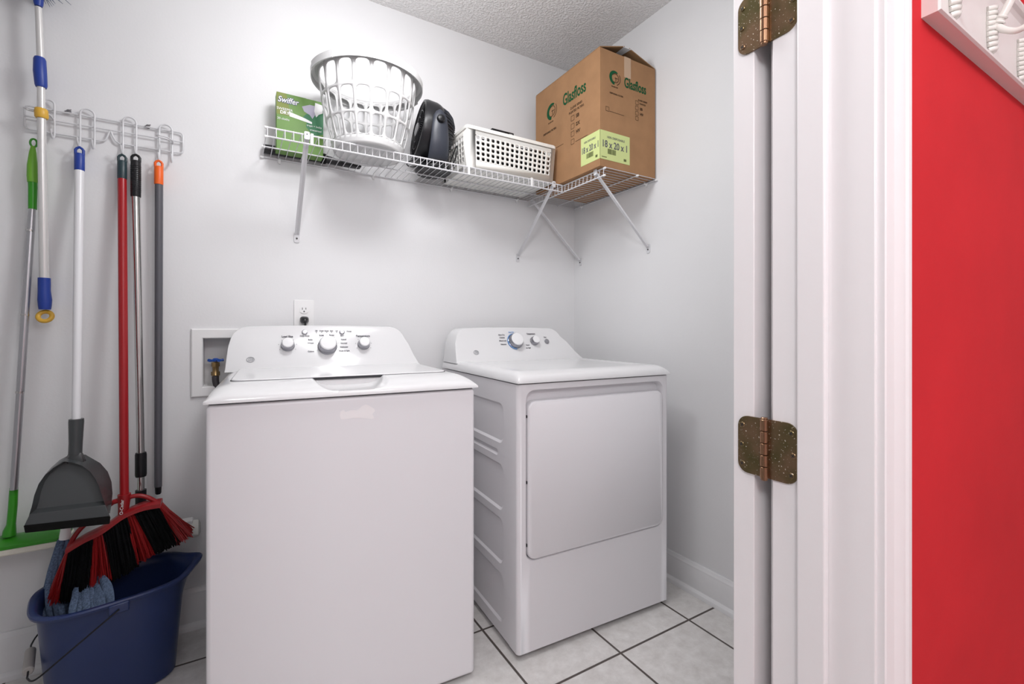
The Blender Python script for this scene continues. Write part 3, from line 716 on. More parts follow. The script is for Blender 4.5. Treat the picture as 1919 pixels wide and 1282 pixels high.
rm.loft([[(p,q,BZ-.012) for p,q in R0], [(p,q,BZ-.012) for p,q in R1], [(p,q,BZ-.001) for p,q in R1], [(p,q,BZ+.003) for p,q in [(cxm+(p-cxm)*.985, cym+(q-cym)*.98) for p,q in R1]], [(p,q,BZ+.003) for p,q in R0], [(p,q,BZ-.012) for p,q in R0]], False, False)
rm.build('basket_rim', plastic_cream, stb, ang=40)
def content(name, label, cat, x0, x1, y0, y1, z0, z1, m, bev=.004):
    o = MB().box(-(x1-x0)/2, (x1-x0)/2, -(y1-y0)/2, (y1-y0)/2, 0, z1-z0).build(name, m, None, bevel=bev)
    o.location = q0 + Vector(((x0+x1)/2, (y0+y1)/2, z0)); return tag(o, label, cat)
c1 = content('storage_case', 'flat black case standing in the white basket, sticking above its rim', 'case', .175, .290, .120, .170, .003, .243, black_plastic)
content('dark_carton', 'black box inside the white basket, seen through its middle holes', 'box', .068, .305, .024, .085, .003, .140, black_matte)
content('dark_pouch', 'dark pouch at right end inside the white basket', 'pouch', .312, .408, .022, .120, .003, .150, black_matte, .02)
content('white_packet', 'white packet at left end inside the white basket', 'packet', .012, .058, .030, .200, .003, .135, plastic_white, .006)
tag_ = MB().box(-.008, .008, -.0012, .0, 0, .010).build('clasp', print_pale, c1); tag_.location = (.040, -.0252, .222)

# ------------------------------------------------------------------ black table fan
fc = onZ(822, 336, SZ); fan = thing('table_fan', 'small black table fan between laundry basket and storage basket', 'fan', (.702, 1.835, sh), R(-6))
fz = .162; fr_ = .122
MB().loft([[( .075*math.cos(a)*k + .005, .085*math.sin(a)*k, z) for a in [2*math.pi*i/36 for i in range(36)]] for k, z in ((.92,0), (1,.006), (1,.016), (.86,.026), (.5,.034))]).build('base', black_plastic, fan, ang=40)
tl = Vector((-1, 0, .16)).normalized(); fo = Vector((0, 0, fz))
prof = [(.106,.052), (.112,.060), (.119,.058), (.1225,.048), (.1225,.010), (.119,-.004), (.112,-.018)]
hs = MB().lathe(prof, fo, tl, 48, cap=False).build('housing_ring', black_plastic, fan, solid=.003)
rg = MB().lathe([(.112,-.018), (.104,-.040), (.088,-.062), (.062,-.078), (.03,-.084), (0,-.085)], fo, tl, 48, cap=False)
rgo = rg.build('rear_shell', black_plastic, fan, ang=60)
rr = MB(); uu = tl.cross(Vector((0,1,0))).normalized(); vv = tl.cross(uu)
for i in range(40):
    a = 2*math.pi*i/40; d = uu*math.cos(a) + vv*math.sin(a)
    rr.tube([fo + d*.113 - tl*.018, fo + d*.106 - tl*.041, fo + d*.090 - tl*.063, fo + d*.064 - tl*.079], .0016, 5)
rr.build('rear_fins', slate_plastic, rgo)
gr = MB()
for i in range(44):
    a = 2*math.pi*i/44; pts = []
    for k in range(7):
        t_ = k/6; rad = .026 + (.108-.026)*t_; aa = a + .55*(1-t_); d = uu*math.cos(aa) + vv*math.sin(aa)
        pts.append(fo + d*rad + tl*(.064 - .010*t_))
    gr.tube(pts, .0011, 5)
for rad, h in ((.050,.062), (.078,.059), (.106,.055)): gr.tube([fo + (uu*math.cos(2*math.pi*i/48) + vv*math.sin(2*math.pi*i/48))*rad + tl*h for i in range(48)], .0016, 5, True)
gro = gr.build('front_grille', black_plastic, fan)
MB().lathe([(.027,.060), (.027,.066), (.020,.069), (0,.070)], fo, tl, 28).build('hub_badge', mat('fan_badge_gray', (.30,.30,.31), .35), gro)
bl = MB()
for i in range(3):
    a = 2*math.pi*i/3; 
    for_r = []
    for k in range(6):
        t_ = k/5; rad = .02 + .080*t_; ring = []
        for q_ in (-1, 1):
            aa = a + q_*(.20+.30*t_); d = uu*math.cos(aa) + vv*math.sin(aa); ring.append(fo + d*rad + tl*(.022 + q_*.014))
        ring += [p - tl*.002 for p in ring[::-1]]; for_r.append(ring)
    bl.loft(for_r)
bl.build('blades', black_plastic, fan)
for sgn in (-1,):
    arm = MB(); sec = []
    for z, hw, y in ((.020,.040,.086), (.05,.040,.112), (.10,.036,.128), (.15,.032,.131), (.185,.027,.131), (.205,.016,.129), (.212,.004,.126)):
        sec.append([(x_, sgn*(y + dy), z) for x_, dy in ((-hw,-.004), (-hw*.8,.003), (0,.006), (hw*.8,.003), (hw,-.004), (hw*.8,-.008), (-hw*.8,-.008))])
    arm.loft(sec); ao = arm.build('support_arm', slate_plastic, fan, ang=50)
    MB().lathe([(.016,0), (.016,.008), (.013,.014), (.006,.017), (0,.0175)], (0, sgn*.134, .172), (0, sgn, 0), 24).build('tilt_knob', black_plastic, ao)
lz = .004
MB().tube(spline([(.05,.03,lz), (.066,.0,lz+.02), (.072,-.06,lz+.06), (.068,-.13,lz+.075), (.060,-.145,lz+.03), (.055,-.12,lz), (.070,-.09,lz), (.03,-.145,lz), (-.05,-.15,lz), (-.105,-.10,lz), (-.115,-.05,lz), (-.09,-.03,lz), (-.06,-.06,lz+.001)], 8), .0024, 8).build('power_cord', black_plastic, fan)

# ------------------------------------------------------------------ round laundry basket
lbk = thing('laundry_basket', 'round white plastic laundry basket with slotted sides on the shelf', 'laundry basket', (.425, 1.768, sh))
r0, r1, hb = .122, .176, .285
def lr(z): t_ = z/hb; return r0 + (r1-r0)*t_ + .008*math.sin(math.pi*t_)
def lm(u, v): return (lr(v)*math.cos(u), lr(v)*math.sin(u), v)
lw = MB(); ncol = 18; rows = ((.026, .100), (.100, .186), (.186, .272))
for z0, z1 in rows:
    lw.perf(lm, 0, 2*math.pi, z0, z1, ncol, 1, 2*math.pi/ncol*.83, (z1-z0)*.90, 4.5, 24)
lw.loft([[lm(2*math.pi*i/(ncol*6), z) for i in range(ncol*6)] for z in (0, .008, .016, .026)], False, False)
lw.loft([[lm(2*math.pi*i/(ncol*6), z) for i in range(ncol*6)] for z in (.272, hb)], False, False)
lw.build('slotted_wall', basket_plastic, lbk, solid=.0032, ang=40)
bt = MB().lathe([(0,.006), (.10,.005), (.112,.001), (.118,.0), (r0+.001,.003), (r0+.001,.006)], n=64)
bt.build('basket_bottom', basket_plastic, lbk)
lrm = MB().lathe([(r1-.002,hb-.004), (r1+.008,hb+.004), (r1+.020,hb+.004), (r1+.025,hb-.004), (r1+.024,hb-.026), (r1+.021,hb-.026), (r1+.021,hb-.006), (r1+.010,hb-.001), (r1-.002,hb-.008), (r1-.002,hb-.004)], n=96, cap=False)
lro = lrm.build('rim', basket_plastic, lbk, ang=40)
for a in (R(205), R(25)):
    h = MB(); 
    h.loft([[((r1+.0255)*math.cos(a+q_*.30), (r1+.0255)*math.sin(a+q_*.30), hb+z_) for z_ in (-.029, -.002)] + [((r1+.029)*math.cos(a+q_*.30), (r1+.029)*math.sin(a+q_*.30), hb+z_) for z_ in (-.004, -.029)] for q_ in [i/8-1 for i in range(17)]])
    h.build('handle_grip', basket_plastic, lro)

# ------------------------------------------------------------------ cleaning-pad carton and black nozzle
gb = thing('cleaning_pad_box', 'green carton of cleaning pads on the left end of the shelf', 'box', (.124, 1.886, sh+.002), R(1))
GW, GD, GH = .160, .046, .212
MB().box(0, GW, 0, GD, 0, GH).build('carton', box_green, gb, bevel=.0012, seg=2)
GP = lambda p, q, d: (p*GW, -d, q*GH)
def gpoly(name, pts, m, d=.0004): return MB().prism(pts, GP, .0001, d).build(name, m, gb)
gpoly('olive_print', [(.0,.62), (.30,.62), (.20,1), (0,1)], box_olive)
gpoly('olive_print', [(.30,.62), (.62,.70), (.62,1), (.2,1)], box_green, .0005)
gpoly('dark_green_print', [(.52,.62), (.80,.50), (1,.56), (1,.86), (.80,.80), (.62,.72)], box_green_dark, .0006)
gpoly('dark_green_print', [(.62,.50), (.78,.36), (1,.42), (1,.56), (.80,.50), (.64,.60)], box_green_dark, .0005)
gpoly('cloth_picture', [(.53,.84), (.70,.90), (.84,.90), (.82,.74), (.76,.66), (.70,.72), (.58,.76)], print_lilac, .0008)
gpoly('white_print', [(.82,.96), (.99,.94), (.99,.80), (.90,.76), (.84,.70), (.80,.80)], ink_white, .0009)
gpoly('white_print', [(.25,.70), (.60,.64), (.75,.60), (.75,.565), (.45,.60), (.27,.62)], ink_white, .0009)
GM = lambda p, q, d=.0010: frame((p*GW, -d, q*GH), (1,0,.0), (0,0,1))
text('brand_outline', 'Swiffer', .029, ink_navy, gb, GM(.235, .88, .0007), bold=.07, xs=.85, shear=.25); text('brand_text', 'Swiffer', .029, ink_white, gb, GM(.235, .88, .0012), bold=.012, xs=.85, shear=.25)
text('printed_text', 'SWEEPER', .013, ink_white, gb, GM(.17, .72)); text('printed_text', 'DRY', .016, ink_white, gb, GM(.17, .66), bold=.02)
text('printed_text', '20 cloths', .011, ink_white, gb, GM(.14, .55)); text('printed_text', 'traps + locks', .010, ink_white, gb, GM(.80, .53)); text('printed_text', 'unscented', .010, ink_white, gb, GM(.83, .46))
nz = thing('crevice_nozzle', 'black tubular nozzle with flat tip lying behind the green carton', 'nozzle', (.105, 1.955, sh))
MB().tube([(-.02,0,.0205), (0,0,.0205), (.19,-.006,.0205), (.192,-.006,.0205)], [.0165,.0175,.0175,.015], 20).build('tube', black_plastic, nz)
MB().loft([[(x, -.006 - (x-.19)*.10 + p, .0205 - k*.0205 + .004*k + q*1.0) for p, q in rrect(w_, h_, min(w_,h_)*.45, 5)] for x, w_, h_, k in ((.186,.030,.030,0), (.215,.030,.028,.2), (.26,.034,.017,.6), (.32,.036,.010,.85), (.328,.034,.006,.85))]).build('flat_tip', black_plastic, nz, ang=50)
MB().lathe([(.0185,0), (.0195,.004), (.0195,.016), (.0185,.020)], (.178, -.005, .0205), (1,-.03,0), 20).build('collar', rubber_black, nz)

# ------------------------------------------------------------------ wire tool rack on the back wall
RY = BACK - .010
rk = thing('tool_rack', 'white wire hook rack on the back wall holding brooms and mops', 'hook rack', (onY(195, 250, BACK).x, BACK, 1.70))
RO = rk.location.copy()
def rl(px, py, off=.010): return onY(px, py, BACK - off) - RO
wr = .0028
tl_, bl_, tr_, br_ = rl(46,197), rl(46,239), rl(343,250), rl(343,290)
zt, zb = (tl_.z+tr_.z)/2, (bl_.z+br_.z)/2; xl, xrr = tl_.x, tr_.x; yv = -.010
zmid = rl(46, 214).z*.5 + rl(343, 270).z*.5
xm = rl(205, 240).x
fr = MB()
c = .010
path = [(xm-.010, yv, zb), (xl+c, yv, zb), (xl+.003, yv, zb+.003), (xl, yv, zb+c), (xl, yv, zt-c), (xl+.003, yv, zt-.003), (xl+c, yv, zt), (xrr-c, yv, zt), (xrr-.003, yv, zt-.003), (xrr, yv, zt-c), (xrr, yv, zb+c), (xrr-.003, yv, zb+.003), (xrr-c, yv, zb), (xm+.020, yv, zb)]
path = [(xm+.001, yv, zb+.036), (xm-.004, yv, zb+.020), (xm-.010, yv, zb+.004)] + [(xm-.018, yv, zb)] + path[1:-1] + [(xm+.026, yv, zb), (xm+.016, yv, zb+.006), (xm+.008, yv, zb+.022), (xm+.004, yv, zb+.036)]
fr.tube(path, wr, 8)
fr.tube([(xl, yv-.002, zmid), (xrr, yv-.002, zmid)], wr*.85, 8)
fr.build('rack_frame', wire_white, rk)
HK = [((84, 103), 189, 270, 262), ((151, 178), 206, 277, 281), ((231, 256), 221, 290, 292), ((299, 323), 235, 303, 306)]
HKX = []
for (pa, pb), ytop, yba, ybb in HK:
    xa, xb = rl(pa, 240).x, rl(pb, 240).x; za = rl((pa+pb)/2, ytop).z
    ba, bb = rl(pa, yba).z, rl(pb, ybb).z; rd = (xb-xa)/2
    pts = [(xa, yv-.038, ba+.020), (xa, yv-.034, ba+.006), (xa, yv-.022, ba-.003), (xa, yv-.010, ba+.004), (xa, yv-.004, ba+.02), (xa, yv-.004, zmid-.012), (xa, yv-.005, zmid), (xa, yv-.004, zmid+.012), (xa, yv-.004, za-rd)]
    pts += [((xa+xb)/2 - rd*math.cos(R(a)), yv-.005, za - rd + rd*math.sin(R(a))) for a in range(15, 166, 15)]
    pts += [(xb, yv-.004, za-rd), (xb, yv-.004, zmid+.012), (xb, yv-.005, zmid), (xb, yv-.004, zmid-.012), (xb, yv-.004, bb+.02), (xb, yv-.010, bb+.004), (xb, yv-.022, bb-.003), (xb, yv-.034, bb+.006), (xb, yv-.038, bb+.020)]
    MB().tube(pts, wr, 8).build('hook', wire_white, rk); HKX.append((xa, xb, ba, bb))
for (pp, zz_) in (((100, 224), 0), ((325, 270), 0)):
    a = rl(*pp); L_ = .050 if pp[0] < 200 else .040
    MB().tube([(a.x, yv-.004, a.z), (a.x, yv-.03, a.z+.002), (a.x-.012, yv-.055, a.z+.002), (a.x-L_*.8, yv-.060, a.z+.002), (a.x-L_, yv-.054, a.z+.003), (a.x-L_*.9, yv-.036, a.z+.004), (a.x-L_*.4, yv-.034, a.z+.002), (a.x-.012, yv-.034, a.z+.001)], wr*.9, 8).build('swing_loop', wire_white, rk)
for pp in ((128, 208), (277, 236)):
    a = rl(*pp); MB().lathe([(.006,0), (.006,.008), (.004,.012), (.002,.0125)], (a.x, 0, a.z), (0,-1,0), 14).tube([(a.x-.008, -.013, a.z-.004), (a.x+.008, -.013, a.z+.004)], .0016, 6).build('wall_screw', mat('screw_gray', (.22,.22,.23), .35, .8), rk)

# ------------------------------------------------------------------ hanging tools
def rod(root, name, m, seq, n=20, o=None, flat=None):
    """seq of (px, py, width in px, Y)"""
    pts = [onY(a, b, Y) - root.location for a, b, w, Y in seq]; rs = [pix(a, Y, w)/2 for a, b, w, Y in seq]
    return MB().tube(pts, rs, n, flat=flat).build(name, m, o or root, ang=40)
def cap_loop(root, name, m, px, py, pyb, w, Y):
    """flat-sided grip cap with a hanging hole: solid lower part and a loop"""
    c = onY(px, py, Y) - root.location; b = onY(px, pyb, Y) - root.location; r = pix(px, Y, w)/2; L = (c-b).length
    hz = .020
    mb = MB().tube([b, b + Vector((0,0,.004)), c - Vector((0,0,hz+.004)), c - Vector((0,0,hz))], [r*.97, r, r, r*.8], 24)
    mb.tube([c + Vector((-r*.72,0,-hz-.004)), c + Vector((-r*.74,0,-hz*.45)), c + Vector((-r*.48,0,-.004)), c + Vector((0,0,0)), c + Vector((r*.48,0,-.004)), c + Vector((r*.74,0,-hz*.45)), c + Vector((r*.72,0,-hz-.004))], r*.30, 10)
    return mb.build(name, m, root, ang=40)
YT = BACK - .034                                      # where the hooks hold them

du = thing('extendable_duster', 'silver duster with blue grips and yellow rings hanging at far left', 'duster', onY(78, 213, BACK-.060))
YD = BACK - .060
rod(du, 'upper_tube', clear_pole, ((72,14,13,YD), (76,110,14,YD)))
rod(du, 'grip', blue_plastic, ((74.5,108,19,YD), (74.6,112,23,YD), (75,135,25,YD), (77,160,23,YD), (77,164,20,YD)))
rod(du, 'middle_tube', clear_pole, ((77,163,15,YD), (77.5,206,15,YD)))
rod(du, 'collar', yellow_plastic, ((77,204,22,YD), (77,207,26,YD), (78,219,26,YD), (78,222,22,YD)), n=12)
pole = rod(du, 'lower_pole', clear_pole, ((78,222,16,YD), (83,524,18,YD+.018)))
gp = rod(du, 'handle_grip', blue_plastic, ((83,521,23,YD+.018), (83,527,23,YD+.018), (83,545,23,YD+.018), (84,562,26,YD+.018), (84,574,24,YD+.018), (84,580,22,YD+.018)))
cc = onY(84.5, 593, YD+.018) - du.location
MB().tube([cc + Vector((.0155*math.cos(a), .007*math.sin(a), .0145*math.sin(a))) for a in [2*math.pi*i/28 for i in range(28)]], .0062, 10, True).build('hanging_ring', yellow_plastic, du)
hd_ = rod(du, 'head_socket', blue_plastic, ((70,-40,26,YD), (71.5,-10,22,YD), (72,8,17,YD), (72,12,14,YD)))
hc = onY(70, -33, YD) - du.location
br = MB()
for i in range(420):
    th = random.uniform(0, 2*math.pi); ph = random.uniform(-.62, 1.2); d = Vector((math.cos(th)*math.cos(ph), math.sin(th)*math.cos(ph), math.sin(ph)))
    L = random.uniform(.080, .112)
    if d.y > 0: L *= .5
    s_ = hc + Vector((0,0,random.uniform(-.02,.05))); br.tube([s_, s_ + d*L*.6, s_ + d*L + Vector((0,0,-.006))], [.0016,.0014,.0006], 4)
bo = br.build('bristle_head', bristle_blue, du, merge=False)

gm = thing('flat_mop', 'green flat floor mop with silver pole hanging at far left', 'mop', onY(63, 262, YT))
cc = onY(63, 268, YT) - gm.location
MB().tube([cc + Vector((.0075*math.cos(a), 0, .012*math.sin(a))) for a in [2*math.pi*i/24 for i in range(24)]], .0028, 8, True).build('hanging_loop', green_plastic, gm)
g_ = rod(gm, 'handle_grip', lime_plastic, ((62,274,8,YT), (61.5,285,13,YT), (60.5,310,19,YT), (60.5,330,20,YT), (61,342,19,YT)))
rod(gm, 'grip_sleeve', green_plastic, ((61,336,17,YT), (61.5,350,17,YT), (61,392,16,YT)))
ps = [(60.5,390,13,YT), (57.5,432,15,YT)], [(57.5,432,14.5,YT), (47,590,15,YT-.012)], [(47,590,15.5,YT-.012), (38,735,15.5,YT-.022)], [(38,735,15,YT-.022), (26,918,15,YT-.035)]
for s_ in ps: rod(gm, 'pole_section', alu, s_)
for (x, y, Y) in ((56.5,430,YT), (47,588,YT-.012), (37.5,733,YT-.022)): rod(gm, 'joint_ring', steel, ((x,y,16.4,Y), (x-.2,y+4,16.4,Y)))
YM = YT - .024
sck = rod(gm, 'swivel_socket', green_plastic, ((26,914,16,YM), (24,950,17,YM), (21,982,17,YM), (18,994,24,YM), (17,1004,26,YM)))
hcx = onY(20, 1013, YM) - gm.location
hp = MB()
hp.loft([[(hcx.x + p, hcx.y + q, hcx.z + z) for p, q in rrect(.255-k, .100-k, .02)] for k, z in ((.004,-.010), (0,-.008), (0,0), (.02,.006), (.10,.012))])
hp.build('head_plate', green_plastic, gm, ang=30)
hp = MB(); hp.loft([[(hcx.x + p, hcx.y + q, hcx.z + z) for p, q in rrect(.262-k, .108-k, .02)] for k, z in ((.008,-.026), (0,-.022), (0,-.012), (.006,-.0095))])
hp.build('mop_pad', pad_m, gm, ang=40)

dp = thing('dustpan', 'grey long-handled dustpan on a white pole hanging upright', 'dustpan', onY(149, 277, YT))
cap_loop(dp, 'handle_cap', blue_plastic, 149, 276, 320, 19, YT)
rod(dp, 'pole', white_pole, ((149,318,17.5,YT), (143,792,16.5,YT-.145)))
YP = YT - .147
rod(dp, 'socket', gray_plastic, ((143,785,27,YP), (143,790,28,YP), (142,830,25,YP), (141,852,25,YP)))
def pp(px, py, Y): return onY(px, py, Y) - dp.location
YFp, YBk = BACK - .255, BACK - .165
front = [(120,864), (100,876), (84,890), (72,907), (64,928), (59,950), (54,966), (199,948), (193,930), (187,912), (180,897), (170,883), (155,872), (138,866)]
back = [(131,852), (112,862), (96,876), (84,894), (75,918), (68,945), (62,972), (206,962), (209,945), (211,925), (209,903), (202,884), (188,868), (160,852)]
ringF = [pp(x, y, YFp + .05*(1 - min(1, max(0, (y-864)/80)))) for x, y in front]
ringB = [pp(x, y, YBk) for x, y in back]
ctr = sum(ringF, Vector())/len(ringF)
def mixr(a, b, t_): return [p*(1-t_) + q*t_ for p, q in zip(a, b)]
ringI = [ctr + (p-ctr)*.88 + Vector((0, .020, 0)) for p in ringF]
pan = MB().loft([ringB, mixr(ringB, ringF, .55), mixr(ringB, ringF, .93), [p + Vector((0,-.003,0)) for p in [ctr + (q-ctr)*.985 for q in ringF]], ringI], True, True)
pan.build('pan', gray_plastic, dp, ang=45)
nk = MB().loft([[pp(x, y, Y) for x, y, Y in r_] for r_ in (
    ((129,840,YP-.012), (153,840,YP-.012), (153,840,YP+.012), (129,840,YP+.012)),
    ((124,858,YP-.016), (160,858,YP-.016), (162,858,YBk), (124,860,YBk)),
    ((112,872,YFp+.055), (166,880,YFp+.05), (176,872,YBk), (108,870,YBk)))])
nk.build('neck', gray_plastic, dp, ang=60, sub=1)
lip = MB().loft([[pp(56,963,YFp-.012), pp(198,946,YFp-.012), pp(200,950,YFp+.02), pp(57,966,YFp+.02)], [pp(45,986,YFp-.020), pp(206,968,YFp-.020), pp(207,972,YFp+.02), pp(46,989,YFp+.02)]])
lip.build('lip', gray_plastic, dp, bevel=.002)
lip = MB().loft([[pp(44,985,YFp-.022), pp(206,967,YFp-.022), pp(207,968,YFp+.022), pp(46,987,YFp+.022)], [pp(47,999,YFp-.022), pp(205,982,YFp-.022), pp(206,980,YFp+.020), pp(49,998,YFp+.020)]])
lip.build('rubber_edge', rubber_black, dp, bevel=.0015)

# broom
YB = BACK - .140
bm_ = thing('push_broom', 'red angled broom with black and red bristles hanging over the bucket', 'broom', onY(229, 292, YT))
cap_loop(bm_, 'handle_cap', teal_cap, 229, 290, 336, 17.5, YT)
rod(bm_, 'pole', red_pole, ((229,333,16.5,YT), (233,935,16.5,YB)))
rod(bm_, 'socket', red_plastic, ((233,926,24,YB), (233,930,24,YB), (232,950,20,YB), (230,964,17,YB)))
tx = onY(232.5, 949, YB) - bm_.location + Vector((-.002, -.0205, .004))
text('printed_text', 'O-Cedar', .0125, ink_white, bm_, frame(tx, (.05,0,1), (-1,.35,0)), bold=.01)
def bp(px, py, Y=YB): return onY(px, py, Y) - bm_.location
A = bp(130, 1024); Bv = bp(303, 941)
arc = spline([bp(130,1022), bp(150,1002), bp(176,985), bp(205,966), bp(232,950), bp(262,942), bp(303,941)], 6)
barp = spline([bp(127,1028), bp(160,1008), bp(196,990), bp(236,962), bp(270,948), bp(303,942)], 6)
fm_ = MB()
rngs = []
for i, p in enumerate(barp): rngs.append([p + Vector((0, y_, z_)) for y_, z_ in ((-.026,-.008), (-.026,.004), (-.018,.009), (.018,.009), (.026,.004), (.026,-.008))])
fm_.loft(rngs)
fm_.tube(spline([bp(130,1024), bp(138,1008,YB+.012), bp(152,990,YB+.02), bp(180,966,YB+.02), bp(212,942,YB+.012), bp(226,936)], 6), .0065, 10)
fm_.tube(spline([bp(236,933), bp(258,929), bp(276,932), bp(292,940), bp(302,948)], 6), .0065, 10)
fm_.tube([bp(212,941), bp(245,931)], .0075, 10)
fm_.tube([bp(231,955), bp(230,968)], .011, 10)
fm_.build('head_frame', red_plastic, bm_, ang=45)
def along(t_):
    k = t_*(len(barp)-1); i = min(int(k), len(barp)-2); return barp[i]*(1-(k-i)) + barp[i+1]*(k-i)
def bristles(t0, t1, tips, m, cnt):
    mb = MB()
    for i in range(cnt):
        t_ = random.random(); root_ = along(t0 + (t1-t0)*t_) + Vector((0, random.uniform(-.022,.022), -.006))
        # tip polyline in pixels
        k = t_*(len(tips)-1); j = min(int(k), len(tips)-2); f_ = k-j
        tx_, ty_ = tips[j][0]*(1-f_) + tips[j+1][0]*f_, tips[j][1]*(1-f_) + tips[j+1][1]*f_
        tip = bp(tx_ + random.uniform(-2,2), ty_ + random.uniform(-5,3)) + Vector((0, random.uniform(-.034,.034), 0))
        mid = root_.lerp(tip, .55) + Vector((random.uniform(-.003,.003), random.uniform(-.004,.004), 0))
        mb.tube([root_, mid, tip], [.0021,.0021,.0014], 4)
    return mb.build('bristles', m, bm_, merge=False)
bristles(.00, .035, [(90,1126), (104,1124), (119,1121)], red_bristle, 120)
bristles(.03, .30, [(118,1120), (140,1116), (172,1094)], black_bristle, 420)
bristles(.27, .40, [(171,1092), (190,1088), (212,1080)], red_bristle, 160)
bristles(.39, .62, [(208,1082), (235,1072), (262,1052)], black_bristle, 460)
bristles(.61, .70, [(260,1050), (276,1043), (293,1033)], red_bristle, 140)
bristles(.70, .97, [(292,1034), (315,1022), (340,1013)], black_bristle, 420)
bristles(.97, 1.0, [(336,1014), (350,1006), (362,998)], red_bristle, 120)

# sponge mop behind the broom
sm = thing('sponge_mop', 'silver-poled mop with black grip and white sponge head behind the broom', 'mop', onY(254, 292, YT))
c0 = cap_loop(sm, 'handle_grip', black_plastic, 254.5, 290, 369, 18.5, YT)
rb = MB()
for i in range(14):
    y_ = 312 + i*3.6; p = onY(254.5, y_, YT) - sm.location; r_ = pix(254, YT, 18.5)/2
    rb.lathe([(r_*.98,-.0022), (r_*1.05,0), (r_*.98,.0022)], p, n=24, cap=False)
rb.build('grip_ribs', black_plastic, c0)
YS = BACK - .060
rod(sm, 'pole', steel, ((254.5,366,15,YT), (264,862,14,YS)))
rod(sm, 'collar', black_plastic, ((264,848,19,YS), (264,852,21,YS), (264,889,21,YS), (264,893,19,YS)))
rod(sm, 'lower_pole', steel, ((264,890,13,YS), (264,924,13,YS)))
rod(sm, 'lower_socket', black_plastic, ((264,918,20,YS), (264,950,20,YS), (264,968,30,YS), (264,975,34,YS)))
s0, s1 = onY(160, 990, BACK-.062) - sm.location, onY(375, 990, BACK-.062) - sm.location
s0.z = s1.z = (s0.z+s1.z)/2 + .004
s1 = Vector((s1.x, s1.y, onY(362, 991, BACK-.062).z - sm.location.z)); s0.z = s1.z
dv = (s1-s0).normalized(); LL = (s1-s0).length
MB().lathe([(.020,0), (.027,.004), (.029,.012), (.029,LL-.012), (.027,LL-.004), (.018,LL)], s0, dv, 28).build('sponge_roll', sponge_m, sm)
MB().loft([[s0 + dv*x + Vector((0, y_, z_)) for y_, z_ in ((-.018,.022), (.018,.022), (.018,.036), (-.018,.036))] for x in (.02, LL-.02)]).build('sponge_holder', plastic_white, sm, bevel=.004)

gp_ = thing('broom_pole', 'bare dark grey pole with orange cap, rightmost on the rack', 'pole', onY(297.5, 302, YT))
cap_loop(gp_, 'handle_cap', orange_plastic, 297.5, 301, 346, 16.5, YT)
rod(gp_, 'pole', graypole_m, ((298,343,14.5,YT), (296.5,912,14,BACK-.030)))
tpn = rod(gp_, 'threaded_tip', black_plastic, ((296.5,910,13,BACK-.030), (296.5,914,12,BACK-.030), (296.5,924,11,BACK-.030), (296.5,926,8,BACK-.030)))

# ------------------------------------------------------------------ bucket
bk_ = thing('mop_bucket', 'navy blue plastic mop bucket with pouring spout on the floor', 'bucket', (-.311, 1.785, 0), R(13))
BHh = .298
def bring(a, b, z, s, dx=0, p=3.2, n=72):
    out = []
    for i in range(n):
        th = 2*math.pi*i/n; c, q = math.cos(th), math.sin(th); e = (abs(c)**p + abs(q)**p)**(-1/p)
        x, y = a*c*e, b*q*e
        th2 = math.atan2(q, c); g = math.exp(-(th2/.34)**2)
        out.append((x + dx + s*g, y*(1 - .0*g), z + .010*(g if s > .02 else 0)))
    return out
a0_, b0_, a1_, b1_ = .143, .105, .166, .128
def prof(t_): return a0_ + (a1_-a0_)*t_, b0_ + (b1_-b0_)*t_
rings = []
for t_, ins in ((0,.012), (.0,.004), (.015,.0), (.2,0), (.5,0), (.75,0), (.90,0), (.962,0)):
    a, b = prof(t_); z = BHh*t_ + (.004 if ins == .004 else 0); rings.append(bring(a-ins, b-ins, z, max(0,(t_-.70)/.30)**1.6*.038))
a, b = prof(1); rings += [bring(a+.001, b+.001, BHh*.962+.001, .037), bring(a+.013, b+.013, BHh-.010, .038), bring(a+.015, b+.015, BHh-.003, .038), bring(a+.012, b+.012, BHh+.001, .038), bring(a+.003, b+.003, BHh+.001, .037), bring(a-.003, b-.003, BHh-.004, .035)]
for t_ in (.90, .75, .5, .2, .03):
    a, b = prof(t_); rings.append(bring(a-.003, b-.003, BHh*t_, max(0,(t_-.70)/.30)**1.6*.038))
MB().loft(rings, True, True).build('tub', navy, bk_, ang=50)
# handle ears and swung-down wire handle with grip
for sgn in (-1, 1): MB().box(-.022, .022, sgn*(b1_+.016)-.004, sgn*(b1_+.016)+.004, BHh-.030, BHh-.004).build('handle_ear', navy, bk_, bevel=.003)
wh = []
hb_ = b1_ + .022
H0 = [(0,-hb_,BHh-.018), (-.05,-hb_-.001,.246), (-.11,-.142,.200), (-.160,-.128,.160), (-.176,-.092,.150), (-.177,-.06,.149), (-.177,.06,.149), (-.176,.092,.150), (-.160,.128,.160), (-.11,.142,.200), (-.05,hb_+.001,.246), (0,hb_,BHh-.018)]
hw = MB().tube(spline(H0, 6), .0022, 8).build('wire_handle', mat('dark_wire', (.02,.02,.025), .4, .5), bk_)
MB().tube([(-.177,-.055,.149), (-.177,-.052,.149), (-.177,.052,.149), (-.177,.055,.149)], [.009,.0115,.0115,.009], 14).build('grip', grip_gray, hw)

